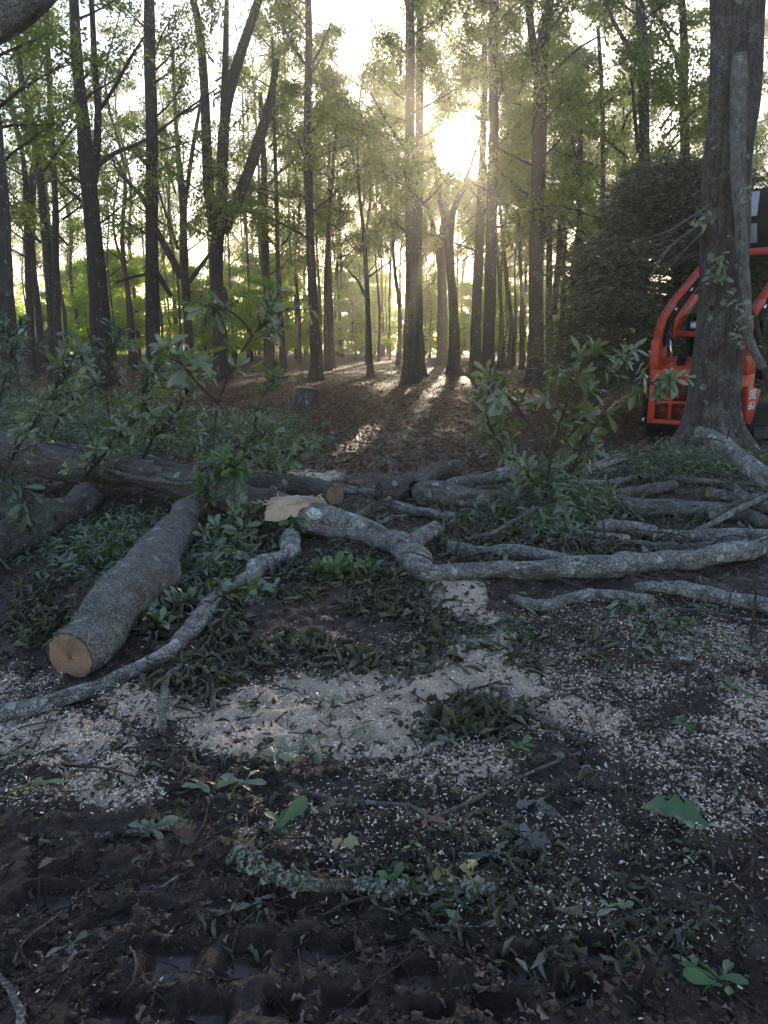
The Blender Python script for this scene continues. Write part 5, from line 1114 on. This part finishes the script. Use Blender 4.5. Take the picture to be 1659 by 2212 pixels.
# sawdust chips
n = 150000; ly = 1.4 + 8.0 * rng.rand(n) ** 1.35; lx = (rng.rand(n) - .5) * 1.25 * (ly + .8)
m = sawmask(lx, ly); kp = rng.rand(n) < np.clip(m * 1.5 + .018, 0, 1) * np.where(m > .12, 1, .35); lx, ly = lx[kp], ly[kp]; n = len(lx)
CH = (np.array([[0, -.16, 0], [0, .16, 0], [.5, .2, .1], [.5, -.2, .1], [1, .12, 0], [1, -.14, 0]]), np.array([[0, 3, 2, 1], [3, 5, 4, 2]]))
add('sawdust_chips', scatter('sawdust_chips', np.stack([lx, ly, gh(lx, ly) + .012], -1), rdirs(rng, n, 0, .35), rdirs(rng, n, 1.2), rng.uniform(.003, .014, n), CH, M['chip'], seed=12), kind='stuff', label='pale sawdust and chainsaw chips scattered on the mud')
# ferny ground cover at the foot of the big oak
heap('groundcover', 'fine green leaves piled at the foot of the big oak', [(1440, 1010, 240, 30, .16, 4200)], M['leafheap'], [LANCE], .075, 17, .6, patch=.3)

# ------------------------------------------------------------------ single sprigs and leaves lying on the mud
def sprig(px, py, n, ln, key, label, up=.35, name='leaf_sprig', cat='leaf sprig', spread=1.0, heading=None):
    p = G(px, py); p.z = ghs(p.x, p.y) + .012
    t = thing(name, label, cat, p); a = Acc()
    az = rnd.uniform(0, 6.28) if heading is None else heading
    tip = p + Vector((math.cos(az), math.sin(az), .25)) * .05
    a.addt(tube([p - Vector((math.cos(az), math.sin(az), -.05)) * .06, p, tip], [.003, .003, .002], 6, 5)); add('stem', a.mesh('stem', M['twig'], p), t)
    if ('upright' not in label and 'three-leaf' not in label and n > 2): n += 3; ln *= .82
    for i in range(n):
        th = az + (i - (n - 1) / 2) * (spread * 5.2 / max(n, 2)) + rnd.uniform(-.45, .45)
        d = Vector((math.cos(th), math.sin(th), up * rnd.uniform(-.2, .9)))
        place_leaf(key, t, tip + Vector((rnd.uniform(-.02, .02), rnd.uniform(-.02, .02), 0)), d, Vector((rnd.uniform(-.8, .8), rnd.uniform(-.8, .5), 1)), ln * rnd.uniform(.5, 1.2), p, rnd.uniform(.8, 1.25))
    return t
for a_ in [
    (600, 1838, 4, .115, 'fresh', 'upright bright green four-leaf sprig behind the lichen-crusted stick', .9, .5, 1.57),
    (985, 1638, 4, .10, 'blue', 'blue-green three-leaf sprig at the edge of the sawdust, right of centre', .3, 1.0, 1.8),
    (1085, 1645, 3, .10, 'fresh', 'single glossy pointed leaf with two small ones, right of the blue-green sprig', .3, .6, .3),
    (530, 1720, 6, .11, 'green', 'dark teal curled leaf cluster left of the forked pale twig', .5, 1, 2.0),
    (590, 1660, 6, .10, 'green', 'dark leaf cluster touching the left end of the forked pale twig', .6, 1, 1.2),
    (430, 1722, 4, .085, 'green', 'small speckled leaf tuft left of the dark teal cluster', .2, 1, 1.6),
    (60, 1730, 5, .10, 'green', 'dark leaf tuft beside the sawdust at the left', .8, 1, 1.4), (60, 1640, 5, .10, 'green', 'dark drooping leaf tuft above the sawdust at the left', .4, 1, 2.6),
    (310, 1815, 6, .085, 'green', 'leaf cluster lying on the brown crumbling stick', .5, 1, 1.0),
    (120, 2055, 3, .085, 'blue', 'two round mud-speckled leaves at the lower left', .1, .8, -.3),
    (690, 1530, 7, .085, 'green', 'leaf tuft lying alone in the middle of the sawdust', .4, 1, 1.2), (655, 1615, 3, .085, 'fresh', 'small upright green leaf in the sawdust below the leaf tuft', .8, .6, 1.2),
    (750, 1600, 3, .08, 'green', 'thin curled leaf pair at the lower edge of the sawdust', .6, .7, .8),
    (1430, 1575, 3, .115, 'fresh', 'pale flat leaf pair alone on the chips at the right', .1, .5, .2), (1450, 1455, 4, .13, 'blue', 'broad pale leaf folded over, below the wavy limb at the right', .3, .7, .6),
    (1540, 1870, 3, .10, 'fresh', 'round leaf and dark companion right of the big lobed leaf', .2, .9, 2.5), (1345, 1325, 7, .12, 'green', 'dark hanging leaf cluster below the sawn end of the wavy limb', .7, 1, 1.6),
    (1590, 1510, 7, .10, 'fresh', 'green leaf cluster at the foot of the upright stem', .6, 1, 1.5),
    (1600, 2180, 5, .10, 'fresh', 'green leaf cluster in the bottom right corner', .5, 1, 2.2), (1165, 2175, 2, .075, 'blue', 'dim blue-green leaf at the bottom edge right of centre', .15, .4, 1.7), (1520, 2150, 2, .07, 'fresh', 'single bright leaf near the bottom right corner', .3, .4, 2.0),
    (1345, 2020, 4, .08, 'green', 'olive leaf tuft on the mud at the lower right', .6, .8, 1.7),
    (940, 1885, 2, .085, 'fresh', 'pointed green leaf touching the lichen-crusted stick from behind', .1, .4, 2.6), (1005, 1955, 5, .095, 'yellow', 'yellow-green star-shaped leaf fallen across the lichen-crusted stick', .3, .9, 1.4),
    (858, 1962, 6, .10, 'fresh', 'long yellowish leaves propped on the front of the lichen-crusted stick', .8, .6, 1.9), (945, 1990, 7, .10, 'green', 'dusty green leaf heap below the lichen-crusted stick', .4, 1, 1.0),
    (1060, 1900, 6, .085, 'blue', 'speckled blue-green leaves at the right end of the lichen-crusted stick', .3, 1, 1.5), (1110, 1800, 10, .085, 'dusty', 'wilted grey-olive star of leaves right of the forked twig', .4, 1.2, -1.3), (1140, 1770, 9, .07, 'dusty', 'curled dusty leaves above the wilted star', .5, 1, .6),
    (1035, 1560, 10, .085, 'dusty', 'large wilted leaf tuft at the right end of the sawdust', .5, 1.2, 1.0), (1085, 1590, 6, .09, 'green', 'lobed dark leaves under the large wilted tuft', .3, 1, 2.2), (1010, 1525, 8, .08, 'dusty', 'wilted leaves at the upper side of the large tuft', .5, 1, 2.9),
    (920, 1830, 3, .07, 'dry', 'dry brown upright leaf below the fork of the pale twig', .7, .6, 1.3), (720, 1880, 2, .065, 'yellow', 'small pale yellow star leaf above the lichen-crusted stick', .3, .6, 1.2), (560, 1530, 5, .08, 'green', 'thin dark leaves along the upper edge of the sawdust', .2, 1, 3.0),
    (1280, 1590, 2, .055, 'dry', 'curled tan leaf at the tip of the dark speckled branch', .6, .5, 1.6), (40, 1925, 1, .06, 'dry', 'single tan leaf on the smooth mud at the left', .2, .5, 1.0), (1550, 1960, 2, .06, 'dry', 'tan curled leaf strip at the lower right', .3, .5, .5),
    (560, 1950, 3, .05, 'dusty', 'little forked dry leaf left of the track prints', .3, 1, -1.5), (130, 2170, 1, .06, 'dusty', 'single small leaf at the bottom left', .2, .5, 1.4), (650, 2120, 1, .04, 'fresh', 'tiny pointed leaf standing in the track print', .4, .3, 1.8), (1180, 1655, 2, .06, 'dusty', 'small dull leaf pair beside the glossy pointed leaf', .3, .6, .6)]:
    sprig(a_[0], a_[1], a_[2], a_[3], a_[4], a_[5], up=a_[6], spread=a_[7], heading=a_[8])
p = G(1382, 1770); p.z = ghs(p.x, p.y) + .03
t = thing('lobed_leaf', 'large dark lobed oak leaf dusted with sawdust at the lower right', 'leaf', p)
place_leaf('oak', t, p, (1, -.42, .03), (.1, .12, 1), .215, p, .95)

# out-of-focus bough in the top left corner, and its leaves
b = D(-60, 110, 5.5); t = thing('overhanging_bough', 'grey bough crossing the top left corner close to the camera', 'branch', b)
a = Acc(); a.addt(tube([D(-260, 200, 5.6), D(-60, 75, 5.5), D(0, 45, 5.5), D(50, 18, 5.5), D(110, -30, 5.5), D(220, -140, 5.6)], [.13, .12, .115, .095, .075, .05], 40, 16, .1, 1.6, 5)); add('limb', a.mesh('limb', M['log'], b), t)

# ------------------------------------------------------------------ thin volume added to imitate veiling lens glare
if VEIL > 0:
    hb = MB(); hb.box((0, 340, 14.5), (760, 760, 33)); hz = NT('veil_air')
    v = hz.n('ShaderNodeVolumePrincipled', {'Color': (1, .95, .88, 1), 'Density': VEIL, 'Anisotropy': .82})
    o_ = hz.n('ShaderNodeOutputMaterial'); hz.t.links.new(v.outputs[0], o_.inputs['Volume'])
    hb.build('glare_veil', hz.m, kind='stuff', label='added pale veil over the wood, imitating lens glare')
